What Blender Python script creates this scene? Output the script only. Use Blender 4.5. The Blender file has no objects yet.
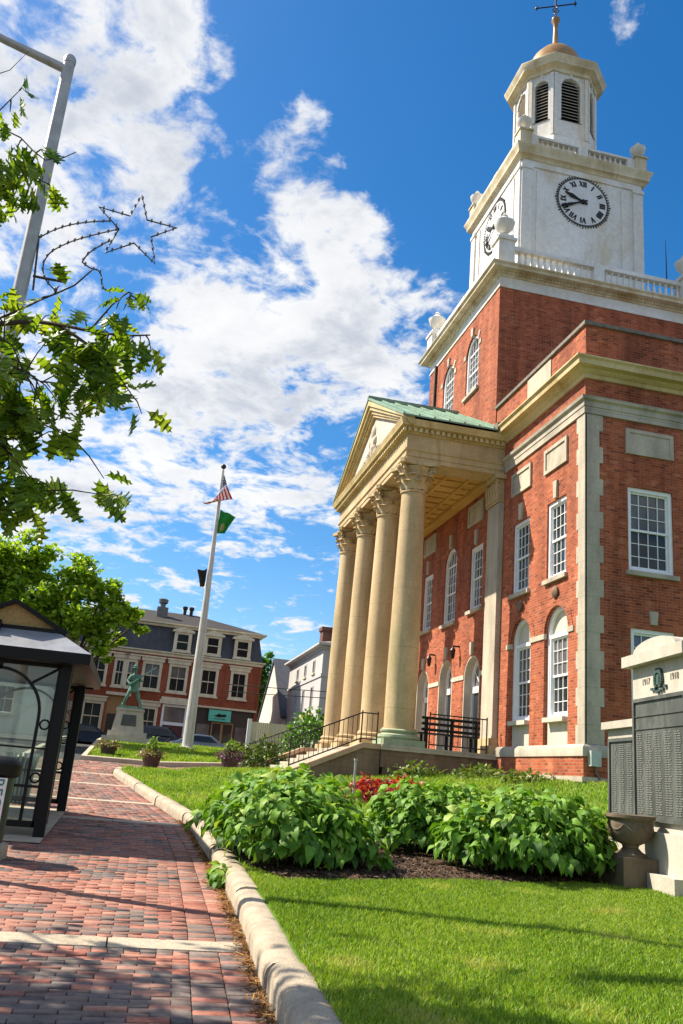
import bpy, bmesh, math, random
import numpy as np
from mathutils import Vector, Matrix
from mathutils.geometry import tessellate_polygon
random.seed(7)
rng = np.random.default_rng(11)
PI = math.pi
scene = bpy.context.scene
COL = scene.collection

# ------------------------------------------------------------------ camera
CAM = Vector((18.88, -10.052, 0.589))
def cam_axes():
    p, r, y = math.radians(16.984), math.radians(-4.959), math.radians(-78.313)
    fw = Vector((math.sin(y) * math.cos(p), math.cos(y) * math.cos(p), math.sin(p)))
    rt = Vector((math.cos(y), -math.sin(y), 0)); up = rt.cross(fw)
    c, s = math.cos(r), math.sin(r)
    return c * rt - s * up, s * rt + c * up, fw
CR, CU, CF = cam_axes()
FPX = 872.2
def ray(px, py): return CF + CR * ((px - 341.5) / FPX) - CU * ((py - 512) / FPX)
def atD(px, py, t): return CAM + ray(px, py) * t
def atX(px, py, v): d = ray(px, py); return CAM + d * ((v - CAM.x) / d.x)
def atY(px, py, v): d = ray(px, py); return CAM + d * ((v - CAM.y) / d.y)
cam = bpy.data.cameras.new('camera'); cam.sensor_fit = 'VERTICAL'; cam.sensor_height = 36
cam.lens = FPX / 1024 * 36; cam.clip_end = 3000; cam.clip_start = 0.05
camo = bpy.data.objects.new('camera', cam); COL.objects.link(camo)
M = Matrix((CR, CU, -CF)).transposed().to_4x4(); M.translation = CAM; camo.matrix_world = M
scene.camera = camo

# ------------------------------------------------------------------ materials
def nmat(name):
    m = bpy.data.materials.new(name); m.use_nodes = True
    nt = m.node_tree; b = nt.nodes['Principled BSDF']
    return m, nt, b
def N(nt, t, **kw):
    n = nt.nodes.new(t)
    for k, v in kw.items():
        if k in n.inputs.keys(): n.inputs[k].default_value = v
        else: setattr(n, k, v)
    return n
def L(nt, a, b): nt.links.new(a, b)
def c4(c): return (c[0], c[1], c[2], 1)
def ramp(nt, fac, stops, interp='LINEAR'):
    r = nt.nodes.new('ShaderNodeValToRGB'); cr = r.color_ramp; cr.interpolation = interp
    while len(cr.elements) < len(stops): cr.elements.new(0.5)
    for e, (p, c) in zip(cr.elements, stops): e.position = p; e.color = c4(c) if len(c) == 3 else c
    if fac is not None: L(nt, fac, r.inputs[0])
    return r.outputs[0]
def noise(nt, scale, detail=4, rough=.55, vec=None, dist=0):
    n = nt.nodes.new('ShaderNodeTexNoise'); n.inputs['Scale'].default_value = scale
    n.inputs['Detail'].default_value = detail; n.inputs['Roughness'].default_value = rough
    n.inputs['Distortion'].default_value = dist
    if vec is None: vec = nt.nodes.new('ShaderNodeTexCoord').outputs['Object']
    L(nt, vec, n.inputs['Vector']); return n.outputs['Fac']
def mixc(nt, fac, a, b, mode='MIX'):
    n = nt.nodes.new('ShaderNodeMix'); n.data_type = 'RGBA'; n.blend_type = mode
    for s, v in ((0, fac), (6, a), (7, b)):
        if isinstance(v, (int, float)): n.inputs[s].default_value = v
        elif isinstance(v, tuple): n.inputs[s].default_value = c4(v)
        else: L(nt, v, n.inputs[s])
    return n.outputs[2]
def math_(nt, op, a, b=None, c=None, clamp=False):
    n = nt.nodes.new('ShaderNodeMath'); n.operation = op; n.use_clamp = clamp
    for i, v in enumerate((a, b, c)):
        if v is None: continue
        if isinstance(v, (int, float)): n.inputs[i].default_value = v
        else: L(nt, v, n.inputs[i])
    return n.outputs[0]
def bump(nt, b, h, strength=.3, dist=.02):
    n = nt.nodes.new('ShaderNodeBump'); n.inputs['Strength'].default_value = strength; n.inputs['Distance'].default_value = dist
    L(nt, h, n.inputs['Height']); L(nt, n.outputs[0], b.inputs['Normal'])
def wallvec(nt):
    tc = nt.nodes.new('ShaderNodeTexCoord'); s = nt.nodes.new('ShaderNodeSeparateXYZ'); L(nt, tc.outputs['Object'], s.inputs[0])
    g = nt.nodes.new('ShaderNodeSeparateXYZ'); L(nt, tc.outputs['Normal'], g.inputs[0])
    ax = math_(nt, 'GREATER_THAN', math_(nt, 'ABSOLUTE', g.outputs[0]), .7)
    u = math_(nt, 'ADD', math_(nt, 'MULTIPLY', s.outputs[1], ax), math_(nt, 'MULTIPLY', s.outputs[0], math_(nt, 'SUBTRACT', 1.0, ax)))
    c = nt.nodes.new('ShaderNodeCombineXYZ'); L(nt, u, c.inputs[0]); L(nt, s.outputs[2], c.inputs[1]); return c.outputs[0]
def brick_mat(name, cols, mortar, bw=.21, bh=.072, ms=.010, rough=.85):
    m, nt, b = nmat(name); v = wallvec(nt)
    bt = nt.nodes.new('ShaderNodeTexBrick'); L(nt, v, bt.inputs['Vector'])
    bt.inputs['Scale'].default_value = 1; bt.inputs['Brick Width'].default_value = bw; bt.inputs['Row Height'].default_value = bh
    bt.inputs['Mortar Size'].default_value = ms; bt.inputs['Mortar Smooth'].default_value = .2; bt.inputs['Bias'].default_value = 0
    bt.inputs['Color1'].default_value = (0, 0, 0, 1); bt.inputs['Color2'].default_value = (1, 1, 1, 1); bt.inputs['Mortar'].default_value = (.5, .5, .5, 1)
    k = len(cols); bc = ramp(nt, bt.outputs['Color'], [(i / (k - 1), c) for i, c in enumerate(cols)])
    n1 = noise(nt, .35, 5); n2 = noise(nt, 9, 3)
    bc = mixc(nt, 1.0, bc, ramp(nt, n1, [(.3, (.78, .74, .74)), (.7, (1.16, 1.14, 1.1))]), 'MULTIPLY')
    bc = mixc(nt, 1.0, bc, ramp(nt, n2, [(.3, (.85, .85, .85)), (.7, (1.1, 1.1, 1.1))]), 'MULTIPLY')
    tc = nt.nodes.new('ShaderNodeTexCoord'); mp = nt.nodes.new('ShaderNodeMapping'); L(nt, tc.outputs['Object'], mp.inputs[0]); mp.inputs['Scale'].default_value = (1, 1, .12)
    n3 = noise(nt, 1.6, 6, .65, mp.outputs[0]); n4 = noise(nt, .8, 6, .7)
    col = mixc(nt, bt.outputs['Fac'], bc, mortar)
    col = mixc(nt, 1.0, col, ramp(nt, n3, [(.30, (.55, .52, .52)), (.56, (1.04, 1.04, 1.04))]), 'MULTIPLY')
    col = mixc(nt, ramp(nt, n4, [(.55, (0, 0, 0)), (.8, (.28, .28, .28))]), col, (.42, .24, .17)); L(nt, col, b.inputs['Base Color'])
    b.inputs['Roughness'].default_value = rough; b.inputs['Specular IOR Level'].default_value = .2
    bump(nt, b, math_(nt, 'SUBTRACT', math_(nt, 'MULTIPLY', n2, .35), bt.outputs['Fac']), .6, .012)
    return m
def stone_mat(name, base, dark, stain=None, scale=1.2, rough=.8, bs=.25, joints=None):
    m, nt, b = nmat(name)
    tc = nt.nodes.new('ShaderNodeTexCoord'); mp = nt.nodes.new('ShaderNodeMapping'); L(nt, tc.outputs['Object'], mp.inputs[0]); mp.inputs['Scale'].default_value = (1, 1, .35)
    n1 = noise(nt, scale, 6, .62, mp.outputs[0]); n2 = noise(nt, scale * 14, 4)
    col = ramp(nt, n1, [(.28, dark), (.62, base), (1, base)])
    if stain:
        n3 = noise(nt, scale * .9, 7, .7, mp.outputs[0], .6)
        col = mixc(nt, ramp(nt, n3, [(.5, (0, 0, 0)), (.72, (1, 1, 1))]), col, stain)
    col = mixc(nt, 1.0, col, ramp(nt, n2, [(.3, (.88, .88, .88)), (.7, (1.06, 1.06, 1.06))]), 'MULTIPLY')
    if joints:
        v = wallvec(nt); bt = nt.nodes.new('ShaderNodeTexBrick'); L(nt, v, bt.inputs['Vector']); bt.inputs['Scale'].default_value = 1
        bt.inputs['Brick Width'].default_value = joints[0]; bt.inputs['Row Height'].default_value = joints[1]; bt.inputs['Mortar Size'].default_value = .006
        col = mixc(nt, math_(nt, 'MULTIPLY', bt.outputs['Fac'], .6), col, tuple(x * .5 for x in dark))
    L(nt, col, b.inputs['Base Color']); b.inputs['Roughness'].default_value = rough; b.inputs['Specular IOR Level'].default_value = .3
    bump(nt, b, n2, bs, .01); return m
def plain(name, c, rough=.5, metal=0, var=.12, spec=.5, scale=6, bs=0):
    m, nt, b = nmat(name); n = noise(nt, scale, 5)
    L(nt, ramp(nt, n, [(.3, tuple(x * (1 - var) for x in c)), (.7, tuple(min(1, x * (1 + var)) for x in c))]), b.inputs['Base Color'])
    b.inputs['Roughness'].default_value = rough; b.inputs['Metallic'].default_value = metal; b.inputs['Specular IOR Level'].default_value = spec
    if bs: bump(nt, b, n, bs, .01)
    return m
def pane_mat(name, c, rough=.06, ior=1.45):
    m, nt, b = nmat(name); n = noise(nt, .9, 3); n2 = noise(nt, .5, 2)
    L(nt, ramp(nt, n, [(.35, tuple(x * .6 for x in c)), (.7, tuple(x * 1.3 for x in c))]), b.inputs['Base Color'])
    b.inputs['Roughness'].default_value = rough; b.inputs['IOR'].default_value = ior; bump(nt, b, n2, .22, .06); return m
def leaf_mat(name, cols, trans=.35, rough=.42, tcol=None):
    m, nt, b = nmat(name); at = nt.nodes.new('ShaderNodeAttribute'); at.attribute_name = 'rnd'
    k = len(cols); col = ramp(nt, at.outputs['Fac'], [(i / (k - 1), c) for i, c in enumerate(cols)])
    n = noise(nt, 25, 2); col = mixc(nt, 1.0, col, ramp(nt, n, [(.3, (.8, .8, .8)), (.7, (1.15, 1.15, 1.1))]), 'MULTIPLY')
    L(nt, col, b.inputs['Base Color']); b.inputs['Roughness'].default_value = rough; b.inputs['Specular IOR Level'].default_value = .4
    t = nt.nodes.new('ShaderNodeBsdfTranslucent'); L(nt, mixc(nt, 1.0, col, tcol or (1.5, 1.4, .6), 'MULTIPLY'), t.inputs[0])
    ms = nt.nodes.new('ShaderNodeMixShader'); ms.inputs[0].default_value = trans
    L(nt, b.outputs[0], ms.inputs[1]); L(nt, t.outputs[0], ms.inputs[2]); L(nt, ms.outputs[0], nt.nodes['Material Output'].inputs[0]); return m
def glass_mat(name, tint=(.92, .97, .95)):
    m, nt, b = nmat(name); nt.nodes.remove(b)
    g = N(nt, 'ShaderNodeBsdfGlossy', Roughness=.03); t = nt.nodes.new('ShaderNodeBsdfTransparent'); t.inputs[0].default_value = c4(tint)
    d = nt.nodes.new('ShaderNodeBsdfDiffuse'); d.inputs[0].default_value = (.7, .75, .72, 1)
    f = nt.nodes.new('ShaderNodeFresnel'); f.inputs[0].default_value = 1.5
    a = nt.nodes.new('ShaderNodeMixShader'); a.inputs[0].default_value = .06; L(nt, t.outputs[0], a.inputs[1]); L(nt, d.outputs[0], a.inputs[2])
    s = nt.nodes.new('ShaderNodeMixShader'); L(nt, f.outputs[0], s.inputs[0]); L(nt, a.outputs[0], s.inputs[1]); L(nt, g.outputs[0], s.inputs[2])
    L(nt, s.outputs[0], nt.nodes['Material Output'].inputs[0]); return m
MT = {}
MT['brick'] = brick_mat('red_brick', [(.22, .052, .026), (.39, .098, .044), (.45, .118, .052), (.32, .076, .035), (.52, .165, .08)], (.36, .19, .12), ms=.007)
MT['brick_far'] = brick_mat('dark_red_brick', [(.25, .05, .022), (.37, .082, .034), (.31, .066, .028)], (.25, .11, .07))
MT['stone'] = stone_mat('limestone', (.54, .475, .37), (.29, .25, .195), None, 1.3)
MT['stone_joint'] = stone_mat('limestone_blocks', (.51, .455, .36), (.27, .235, .185), None, 1.6, joints=(40, .32))
MT['cream'] = stone_mat('aged_cream_paint', (.64, .51, .27), (.42, .31, .12), (.36, .23, .05), .9, .6, .1)
MT['white'] = stone_mat('aged_white_paint', (.80, .79, .76), (.62, .59, .52), (.60, .47, .26), .45, .5, .08)
MT['stained'] = stone_mat('stained_white_paint', (.74, .67, .50), (.46, .36, .18), (.34, .21, .06), 1.1, .6, .1)
MT['frame'] = plain('white_window_paint', (.80, .80, .80), .45, 0, .05)
MT['column'] = stone_mat('column_stone', (.60, .445, .25), (.38, .275, .145), (.33, .28, .14), 1.0, .75, .2, joints=(60, 1.74))
MT['ceiling'] = stone_mat('porch_ceiling_paint', (.68, .42, .13), (.50, .28, .07), None, .8, .6, .1)
MT['foundation'] = stone_mat('brown_granite', (.27, .175, .115), (.14, .09, .06), (.12, .075, .04), 1.8, .85, .3, joints=(1.4, .42))
MT['copper'] = stone_mat('green_copper', (.22, .34, .25), (.14, .24, .17), (.12, .16, .10), 1.2, .6, .1)
MT['dome'] = stone_mat('copper_dome', (.36, .20, .07), (.20, .11, .04), (.5, .38, .2), 1.4, .4, .1)
MT['pane_dark'] = pane_mat('dark_glass', (.022, .030, .034))
MT['pane_blind'] = pane_mat('glass_over_pale_blind', (.26, .245, .225))
MT['pane_far'] = pane_mat('far_dark_glass', (.016, .02, .022), .1, 1.22)
MT['pane_shade'] = pane_mat('glass_over_blind', (.13, .12, .125))
MT['pane_blue'] = pane_mat('glass_over_blue_shade', (.12, .16, .24))
MT['tym'] = stone_mat('pale_stone_panel', (.60, .55, .46), (.42, .37, .29), None, 1.5)
MT['iron'] = plain('black_iron', (.018, .017, .016), .45, .3)
MT['louver'] = plain('dark_louver', (.05, .055, .05), .6)
MT['black'] = plain('black_paint', (.006, .006, .006), .5, 0, .12, .25)
MT['lead'] = plain('grey_flashing', (.16, .14, .11), .7, 0, .3)

# ------------------------------------------------------------------ mesh builder
class PL:
    def __init__(s, o, u, n): s.o, s.u, s.n = o, u, n
    def p(s, a, d, z): return (s.o[0] + a * s.u[0] + d * s.n[0], s.o[1] + a * s.u[1] + d * s.n[1], z)
FR = PL((0, 0), (1, 0), (0, 1))
class MB:
    def __init__(s): s.v = []; s.f = []; s.sm = []
    def add(s, vs, fs, sm=False):
        k = len(s.v); s.v += [tuple(x) for x in vs]; s.f += [tuple(i + k for i in f) for f in fs]; s.sm += [sm] * len(fs); return s
    def quad(s, *p): return s.add(p, [tuple(range(len(p)))])
    def box8(s, c): return s.add(c, [(0, 3, 2, 1), (4, 5, 6, 7), (0, 1, 5, 4), (1, 2, 6, 5), (2, 3, 7, 6), (3, 0, 4, 7)])
    def box(s, x0, x1, y0, y1, z0, z1):
        return s.box8([(x0, y0, z0), (x1, y0, z0), (x1, y1, z0), (x0, y1, z0), (x0, y0, z1), (x1, y0, z1), (x1, y1, z1), (x0, y1, z1)])
    def bp(s, pl, a0, a1, d0, d1, z0, z1):
        return s.box8([pl.p(*q) for q in ((a0, d0, z0), (a1, d0, z0), (a1, d1, z0), (a0, d1, z0), (a0, d0, z1), (a1, d0, z1), (a1, d1, z1), (a0, d1, z1))])
    def prism(s, pl, pts, d0, d1, caps=True):
        n = len(pts); vs = [pl.p(a, d0, z) for a, z in pts] + [pl.p(a, d1, z) for a, z in pts]
        fs = [(i, (i + 1) % n, n + (i + 1) % n, n + i) for i in range(n)]
        if caps:
            tri = tessellate_polygon([[Vector((a, z, 0)) for a, z in pts]])
            fs += [tuple(t) for t in tri] + [tuple(n + i for i in reversed(t)) for t in tri]
        return s.add(vs, fs)
    def ring(s, pl, outer, inner, d0, d1, closed=False):
        n = len(outer)
        for i in range(n - (0 if closed else 1)):
            j = (i + 1) % n; q = [outer[i], outer[j], inner[j], inner[i]]
            s.box8([pl.p(a, d0, z) for a, z in q] + [pl.p(a, d1, z) for a, z in q])
        return s
    def lathe(s, c, prof, n=20, axis=None, sm=True, ph=0):
        vs = []; fs = []
        for r, z in prof:
            for k in range(n):
                a = 2 * PI * k / n + ph; vs.append((c[0] + r * math.cos(a), c[1] + r * math.sin(a), c[2] + z))
        for i in range(len(prof) - 1):
            for k in range(n): fs.append((i * n + k, i * n + (k + 1) % n, (i + 1) * n + (k + 1) % n, (i + 1) * n + k))
        fs.append(tuple(reversed(range(n)))); fs.append(tuple((len(prof) - 1) * n + k for k in range(n)))
        return s.add(vs, fs, sm)
    def tube(s, pts, r, n=8, closed=False):
        P = [Vector(p) for p in pts]; m = len(P); vs = []; fs = []
        for i, p in enumerate(P):
            if closed: d = P[(i + 1) % m] - P[i - 1]
            else: d = P[min(i + 1, m - 1)] - P[max(i - 1, 0)]
            d.normalize(); a = d.cross(Vector((.13, .21, 1)) if abs(d.z) < .95 else Vector((1, .2, 0))).normalized(); b = d.cross(a)
            rr = r[i] if isinstance(r, (list, tuple)) else r
            for k in range(n):
                t = 2 * PI * k / n; vs.append(p + (a * math.cos(t) + b * math.sin(t)) * rr)
        for i in range(m if closed else m - 1):
            j = (i + 1) % m
            for k in range(n): fs.append((i * n + k, i * n + (k + 1) % n, j * n + (k + 1) % n, j * n + k))
        if not closed: fs += [tuple(reversed(range(n))), tuple((m - 1) * n + k for k in range(n))]
        return s.add(vs, fs, True)
    def ball(s, c, r, n=10, sz=1):
        k = 7; return s.lathe(c, [(max(r * math.sin(PI * i / k), 1e-4), -r * sz * math.cos(PI * i / k)) for i in range(k + 1)], n)
    def sweep(s, path, prof, closed=False, flip=1):
        # path in XY, profile (outward, z); outward = right hand side of travel * flip
        P = [Vector(p) for p in path]; m = len(P); rows = []
        for i in range(m):
            d0 = (P[i] - P[i - 1]).normalized() if (closed or i > 0) else None
            d1 = (P[(i + 1) % m] - P[i]).normalized() if (closed or i < m - 1) else None
            d0 = d0 or d1; d1 = d1 or d0
            n0 = Vector((d0.y, -d0.x)) * flip; n1 = Vector((d1.y, -d1.x)) * flip
            b = (n0 + n1); b = b / max(1e-6, b.dot(n0))
            rows.append([(P[i].x + b.x * o, P[i].y + b.y * o, z) for o, z in prof])
        k = len(prof); vs = [q for r in rows for q in r]; fs = []
        for i in range(m if closed else m - 1):
            j = (i + 1) % m
            for q in range(k): fs.append((i * k + q, j * k + q, j * k + (q + 1) % k, i * k + (q + 1) % k))
        if not closed: fs += [tuple(range(k)), tuple((m - 1) * k + q for q in reversed(range(k)))]
        return s.add(vs, fs)
    def wall(s, pl, outline, holes, d=0.0, reveal=.2):
        loops = [outline] + holes; flat = [p for l in loops for p in l]
        tri = tessellate_polygon([[Vector((a, z, 0)) for a, z in l] for l in loops])
        s.add([pl.p(a, d, z) for a, z in flat], [tuple(t) for t in tri])
        for h in holes:
            n = len(h); s.add([pl.p(a, d, z) for a, z in h] + [pl.p(a, d + reveal, z) for a, z in h], [(i, (i + 1) % n, n + (i + 1) % n, n + i) for i in range(n)])
        return s
    def build(s, name, mat, parent=None, label=None, local=False, bevel=0):
        me = bpy.data.meshes.new(name)
        off = (0, 0, 0)
        if parent is not None and not local: off = wloc(parent)
        me.from_pydata([(x - off[0], y - off[1], z - off[2]) for x, y, z in s.v], [], s.f)
        me.materials.append(mat); me.polygons.foreach_set('use_smooth', [True] * len(s.f))
        bm = bmesh.new(); bm.from_mesh(me); bmesh.ops.recalc_face_normals(bm, faces=bm.faces); bm.to_mesh(me); bm.free()
        me.set_sharp_from_angle(angle=math.radians(38)); me.update()
        o = bpy.data.objects.new(name, me); COL.objects.link(o)
        if parent is not None: o.parent = parent
        if label: o['label'] = label
        return o
def wloc(o):
    l = Vector((0, 0, 0))
    while o is not None: l = l + o.location; o = o.parent
    return l
def thing(name, label, cat, loc, rz=0, group=None):
    o = bpy.data.objects.new(name, None); COL.objects.link(o); o.location = loc; o.rotation_euler = (0, 0, rz); o.empty_display_size = .2
    return tag(o, label, cat, group)
def tag(o, label, cat, group=None, kind=None):
    if label: o['label'] = label
    if cat: o['category'] = cat
    if group: o['group'] = group
    if kind: o['kind'] = kind
    return o
def dup(root, loc, rz=None, label=None):
    r = root.copy(); COL.objects.link(r); r.location = loc
    if rz is not None: r.rotation_euler = (0, 0, rz)
    if label: r['label'] = label
    for ch in list(root.children):
        c = ch.copy(); COL.objects.link(c); c.parent = r
        for g in list(ch.children): d = g.copy(); COL.objects.link(d); d.parent = c
    return r
def dup_part(o, delta, parent):
    c = o.copy(); COL.objects.link(c); c.parent = parent; c.location = Vector(o.location) + Vector(delta)
    for g in list(o.children): d = g.copy(); COL.objects.link(d); d.parent = c
    return c
def mesh_np(name, V, F, mat, parent=None, rnd=None, smooth=False):
    """fast mesh from numpy arrays; F (n,k) constant k"""
    me = bpy.data.meshes.new(name); n, k = F.shape
    me.vertices.add(len(V)); me.vertices.foreach_set('co', V.astype(np.float32).ravel())
    me.loops.add(n * k); me.loops.foreach_set('vertex_index', F.astype(np.int32).ravel())
    me.polygons.add(n); me.polygons.foreach_set('loop_start', np.arange(0, n * k, k, dtype=np.int32)); me.polygons.foreach_set('loop_total', np.full(n, k, dtype=np.int32))
    if smooth: me.polygons.foreach_set('use_smooth', np.ones(n, dtype=bool))
    me.update(calc_edges=True); me.materials.append(mat)
    if rnd is not None:
        a = me.attributes.new('rnd', 'FLOAT', 'POINT'); a.data.foreach_set('value', rnd.astype(np.float32))
    o = bpy.data.objects.new(name, me); COL.objects.link(o)
    if parent is not None: o.parent = parent; l = wloc(parent); me.transform(Matrix.Translation(-l))
    return o
def frames(dirs, ups):
    """rotation matrices with y=dir, z≈up"""
    y = dirs / np.linalg.norm(dirs, axis=1, keepdims=True)
    x = np.cross(y, ups); x /= np.maximum(np.linalg.norm(x, axis=1, keepdims=True), 1e-6); z = np.cross(x, y)
    return np.stack([x, y, z], axis=2)
def scatter(name, tv, tf, pos, R, sc, mat, parent=None, smooth=True, rnd=None):
    n = len(pos); k = len(tv)
    V = np.einsum('nij,kj->nki', R, tv) * sc[:, None, None] + pos[:, None, :]
    F = (tf[None] + (np.arange(n) * k)[:, None, None]).reshape(-1, tf.shape[1])
    if rnd is None: rnd = rng.random(n)
    return mesh_np(name, V.reshape(-1, 3), F, mat, parent, np.repeat(rnd, k), smooth)
def arch(a0, a1, zs, z0=None, n=14, rz=None):
    """outline counter-clockwise from bottom-left: rectangle with a round head springing at zs"""
    c = (a0 + a1) / 2; r = (a1 - a0) / 2; rz = rz or r
    top = [(c + r * math.cos(PI * k / n), zs + rz * math.sin(PI * k / n)) for k in range(n + 1)]
    return ([(a0, z0), (a1, z0)] if z0 is not None else []) + top
def rect(a0, a1, z0, z1): return [(a0, z0), (a1, z0), (a1, z1), (a0, z1)]

# ------------------------------------------------------------------ terrain
ZD = [0, 5, 8, 12.6, 20, 28, 36, 44, 50, 62, 90, 150, 700]
ZV = [-.72, -.66, -.60, -.50, -.22, .18, .72, 1.3, 1.55, 1.85, 2.1, 2.6, 4]
def zp(X):
    # smoothed piecewise path height
    d = 18.88 - X
    return float(np.mean([np.interp(d + k, ZD, ZV) for k in (-1.5, -.75, 0, .75, 1.5)])) if d > -1 else -.72
def sst(t): t = max(0., min(1., t)); return t * t * (3 - 2 * t)
def lerp(a, b, t): t = max(0., min(1., t)); return a + (b - a) * t
def frac(X, Y):
    k = (X + 6) / 14; y0 = lerp(-8.6, -4.4, k); y1 = lerp(-1.6, 0, (X + 6) / 6); t = max(0., min(1., (Y - y0) / (y1 - y0)))
    return t ** lerp(.8, 1.5, (X + 6) / 8)
def rise(X, Y):
    T = .965 if X <= 1 else max(.2, .965 - .05 * (X - 1))
    return max(0, T - zp(X)) * frac(X, Y)
def H(X, Y): return zp(X) + rise(X, Y)
KN = [(16.2, -9.2), (13.8, -9.12), (11.5, -9.01), (9.5, -8.96), (7.4, -8.91), (5.4, -8.93), (2.8, -9.0), (-.2, -9.36), (-4, -9.87), (-7.9, -10.42), (-9.2, -10.5), (-9.9, -10.3), (-10.2, -9.6), (-10.25, -6.3)]
def kerbY(X):
    xs = [p[0] for p in KN[:11]][::-1]; ys = [p[1] for p in KN[:11]][::-1]
    return float(np.interp(X, xs, ys))
def lawnz(X, Y): return H(X, Y) + (.15 + .03 * min(2.5, max(0, Y - kerbY(X)))) * (1 - frac(X, Y))
def hit(px, py, fn=H):
    d = ray(px, py); t = 2.
    while t < 130:
        p = CAM + d * t
        if p.z < fn(p.x, p.y): return p
        t += .02
    return None
# ================================================================== CITY HALL
CH = thing('city_hall', 'grand red brick civic hall with a columned stone portico and white clock tower', 'civic building', (-6, 1, .9))
RF = PL((0, 0), (0, 1), (-1, 0))          # right side face: a = Y, depth = -X
TC = (-9.78, 3.73)                         # tower centre
def window(parent, pl, a0, a1, z0, z1, cols=4, ru=3, rl=3, up='pane_shade', lo='pane_dark', d=.05, archz=None, sill=True, cas=.10, fm='frame', glass=True, sash=True, name='window', mid=.5, sillw=.09, sillmat='stone', out=0):
    m = MB(); zt = z1
    if archz: zt = archz                       # z1 = spring line; archz flag gives semicircle above
    r = (a1 - a0) / 2
    if archz:
        o = arch(a0, a1, z1, z0); i = arch(a0 + cas, a1 - cas, z1, z0 + cas)
        m.ring(pl, o, i, d - out, d + .10, closed=True); top = z1 + r
    else:
        m.ring(pl, rect(a0, a1, z0, z1), rect(a0 + cas, a1 - cas, z0 + cas * .8, z1 - cas), d - out, d + .10, closed=True); top = z1
    ia0, ia1, iz0, iz1 = a0 + cas, a1 - cas, z0 + cas * .8, (z1 if archz else z1 - cas)
    zm = iz0 + (iz1 - iz0) * mid
    mw = .009
    if sash:
        st = .045
        m.bp(pl, ia0, ia1, d + .05, d + .11, zm - .028, zm + .028)
        for (q0, q1, dd) in ((iz0, zm - .028, .075), (zm + .028, iz1, .055)):
            m.bp(pl, ia0, ia0 + st, d + dd, d + dd + .04, q0, q1); m.bp(pl, ia1 - st, ia1, d + dd, d + dd + .04, q0, q1)
            if q0 == iz0: m.bp(pl, ia0 + st, ia1 - st, d + dd, d + dd + .04, q0, q0 + .07)
            elif not archz: m.bp(pl, ia0 + st, ia1 - st, d + dd, d + dd + .04, q1 - .05, q1)
    for k in range(1, cols):
        a = ia0 + (ia1 - ia0) * k / cols
        zt = iz1
        if archz: zt = z1 + math.sqrt(max(0, (r - cas) ** 2 - (a - (a0 + a1) / 2) ** 2))
        m.bp(pl, a - mw, a + mw, d + .085, d + .112, iz0 + .06, zm - .03); m.bp(pl, a - mw, a + mw, d + .062, d + .092, zm + .03, zt)
    for k in range(1, rl): z = iz0 + (zm - iz0) * k / rl; m.bp(pl, ia0 + .03, ia1 - .03, d + .087, d + .114, z - mw, z + mw)
    for k in range(1, ru): z = zm + (iz1 - zm) * k / ru; m.bp(pl, ia0 + .03, ia1 - .03, d + .064, d + .094, z - mw, z + mw)
    if archz: m.bp(pl, ia0, ia1, d + .05, d + .10, z1 - .03, z1 + .03)
    w = m.build(name, MT[fm], parent)
    p = MB().prism(pl, rect(ia0, ia1, iz0, zm), d + .108, d + .118); p.build('pane', MT[lo], w)
    if archz: p = MB().prism(pl, arch(ia0, ia1, z1, zm + .001), d + .096, d + .104)
    else: p = MB().prism(pl, rect(ia0, ia1, zm + .001, iz1), d + .096, d + .104)
    p.build('pane', MT[up], w)
    if sill:
        s = MB().bp(pl, a0 - sillw, a1 + sillw, -.09, d + .02, z0 - .12, z0 - .005); s.build('sill', MT[sillmat], w)
    return w
def keystone(pl, a, z0, z1, w=.2, mat='stone'):
    MB().prism(pl, [(a - w * .42, z0), (a + w * .42, z0), (a + w * .58, z1), (a - w * .58, z1)], -.07, .05).build('keystone', MT[mat], CH)
# ---- openings of the front wall (X from -19.56 to 0); mirrored about the tower axis
cx = TC[0]
def mir(l): return l + [(2 * cx - b, 2 * cx - a, *r) for a, b, *r in l]
UP = mir([(-2.12, -1.00, 6.07, 8.2), (-4.36, -3.22, 6.07, 8.2), (-7.85, -6.75, 6.17, 8.3)])
UPA = [(-10.4, -9.16, 6.07, 8.15)]
LOA = mir([(-2.19, -.86, 1.83, 4.64), (-4.35, -3.02, 1.83, 4.64)])
DOOR = mir([(-8.0, -6.64, 1.6, 4.0)]) + [(-10.46, -9.1, 1.6, 4.12)]
holes = [rect(*r) for r in UP] + [arch(a, b, z1, z0) for a, b, z0, z1 in UPA + LOA + DOOR]
MB().wall(FR, rect(-19.56, 0, .5, 11.09), holes, 0, .34).build('wall', MT['brick'], CH)
RW = [(1.17, 2.43, 6.08, 8.27), (1.2, 2.4, 2.45, 4.66), (4.6, 5.86, 6.08, 8.27), (4.6, 5.86, 2.45, 4.66), (8.1, 9.36, 6.08, 8.27), (8.1, 9.36, 2.45, 4.66)]
MB().wall(RF, rect(0, 14, .2, 11.09), [rect(*r) for r in RW], 0, .3).build('wall', MT['brick'], CH)
MB().quad((-19.56, 0, .5), (-19.56, 14, .5), (-19.56, 14, 11.09), (-19.56, 0, 11.09)).quad((-19.56, 14, .5), (0, 14, .2), (0, 14, 11.09), (-19.56, 14, 11.09)).build('wall', MT['brick'], CH)
MB().box(-19.4, -.16, .16, 13.8, 11.3, 11.6).build('roof', MT['lead'], CH)
wr_ = random.Random(5)
for a, b, z0, z1 in UP: window(CH, FR, a, b, z0, z1, 4, 3, 3, up=wr_.choice(['pane_shade', 'pane_blind', 'pane_dark']), lo=wr_.choice(['pane_dark', 'pane_dark', 'pane_shade']))
for a, b, z0, z1 in UPA: window(CH, FR, a, b, z0, z1, 4, 3, 3, archz=True)
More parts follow.
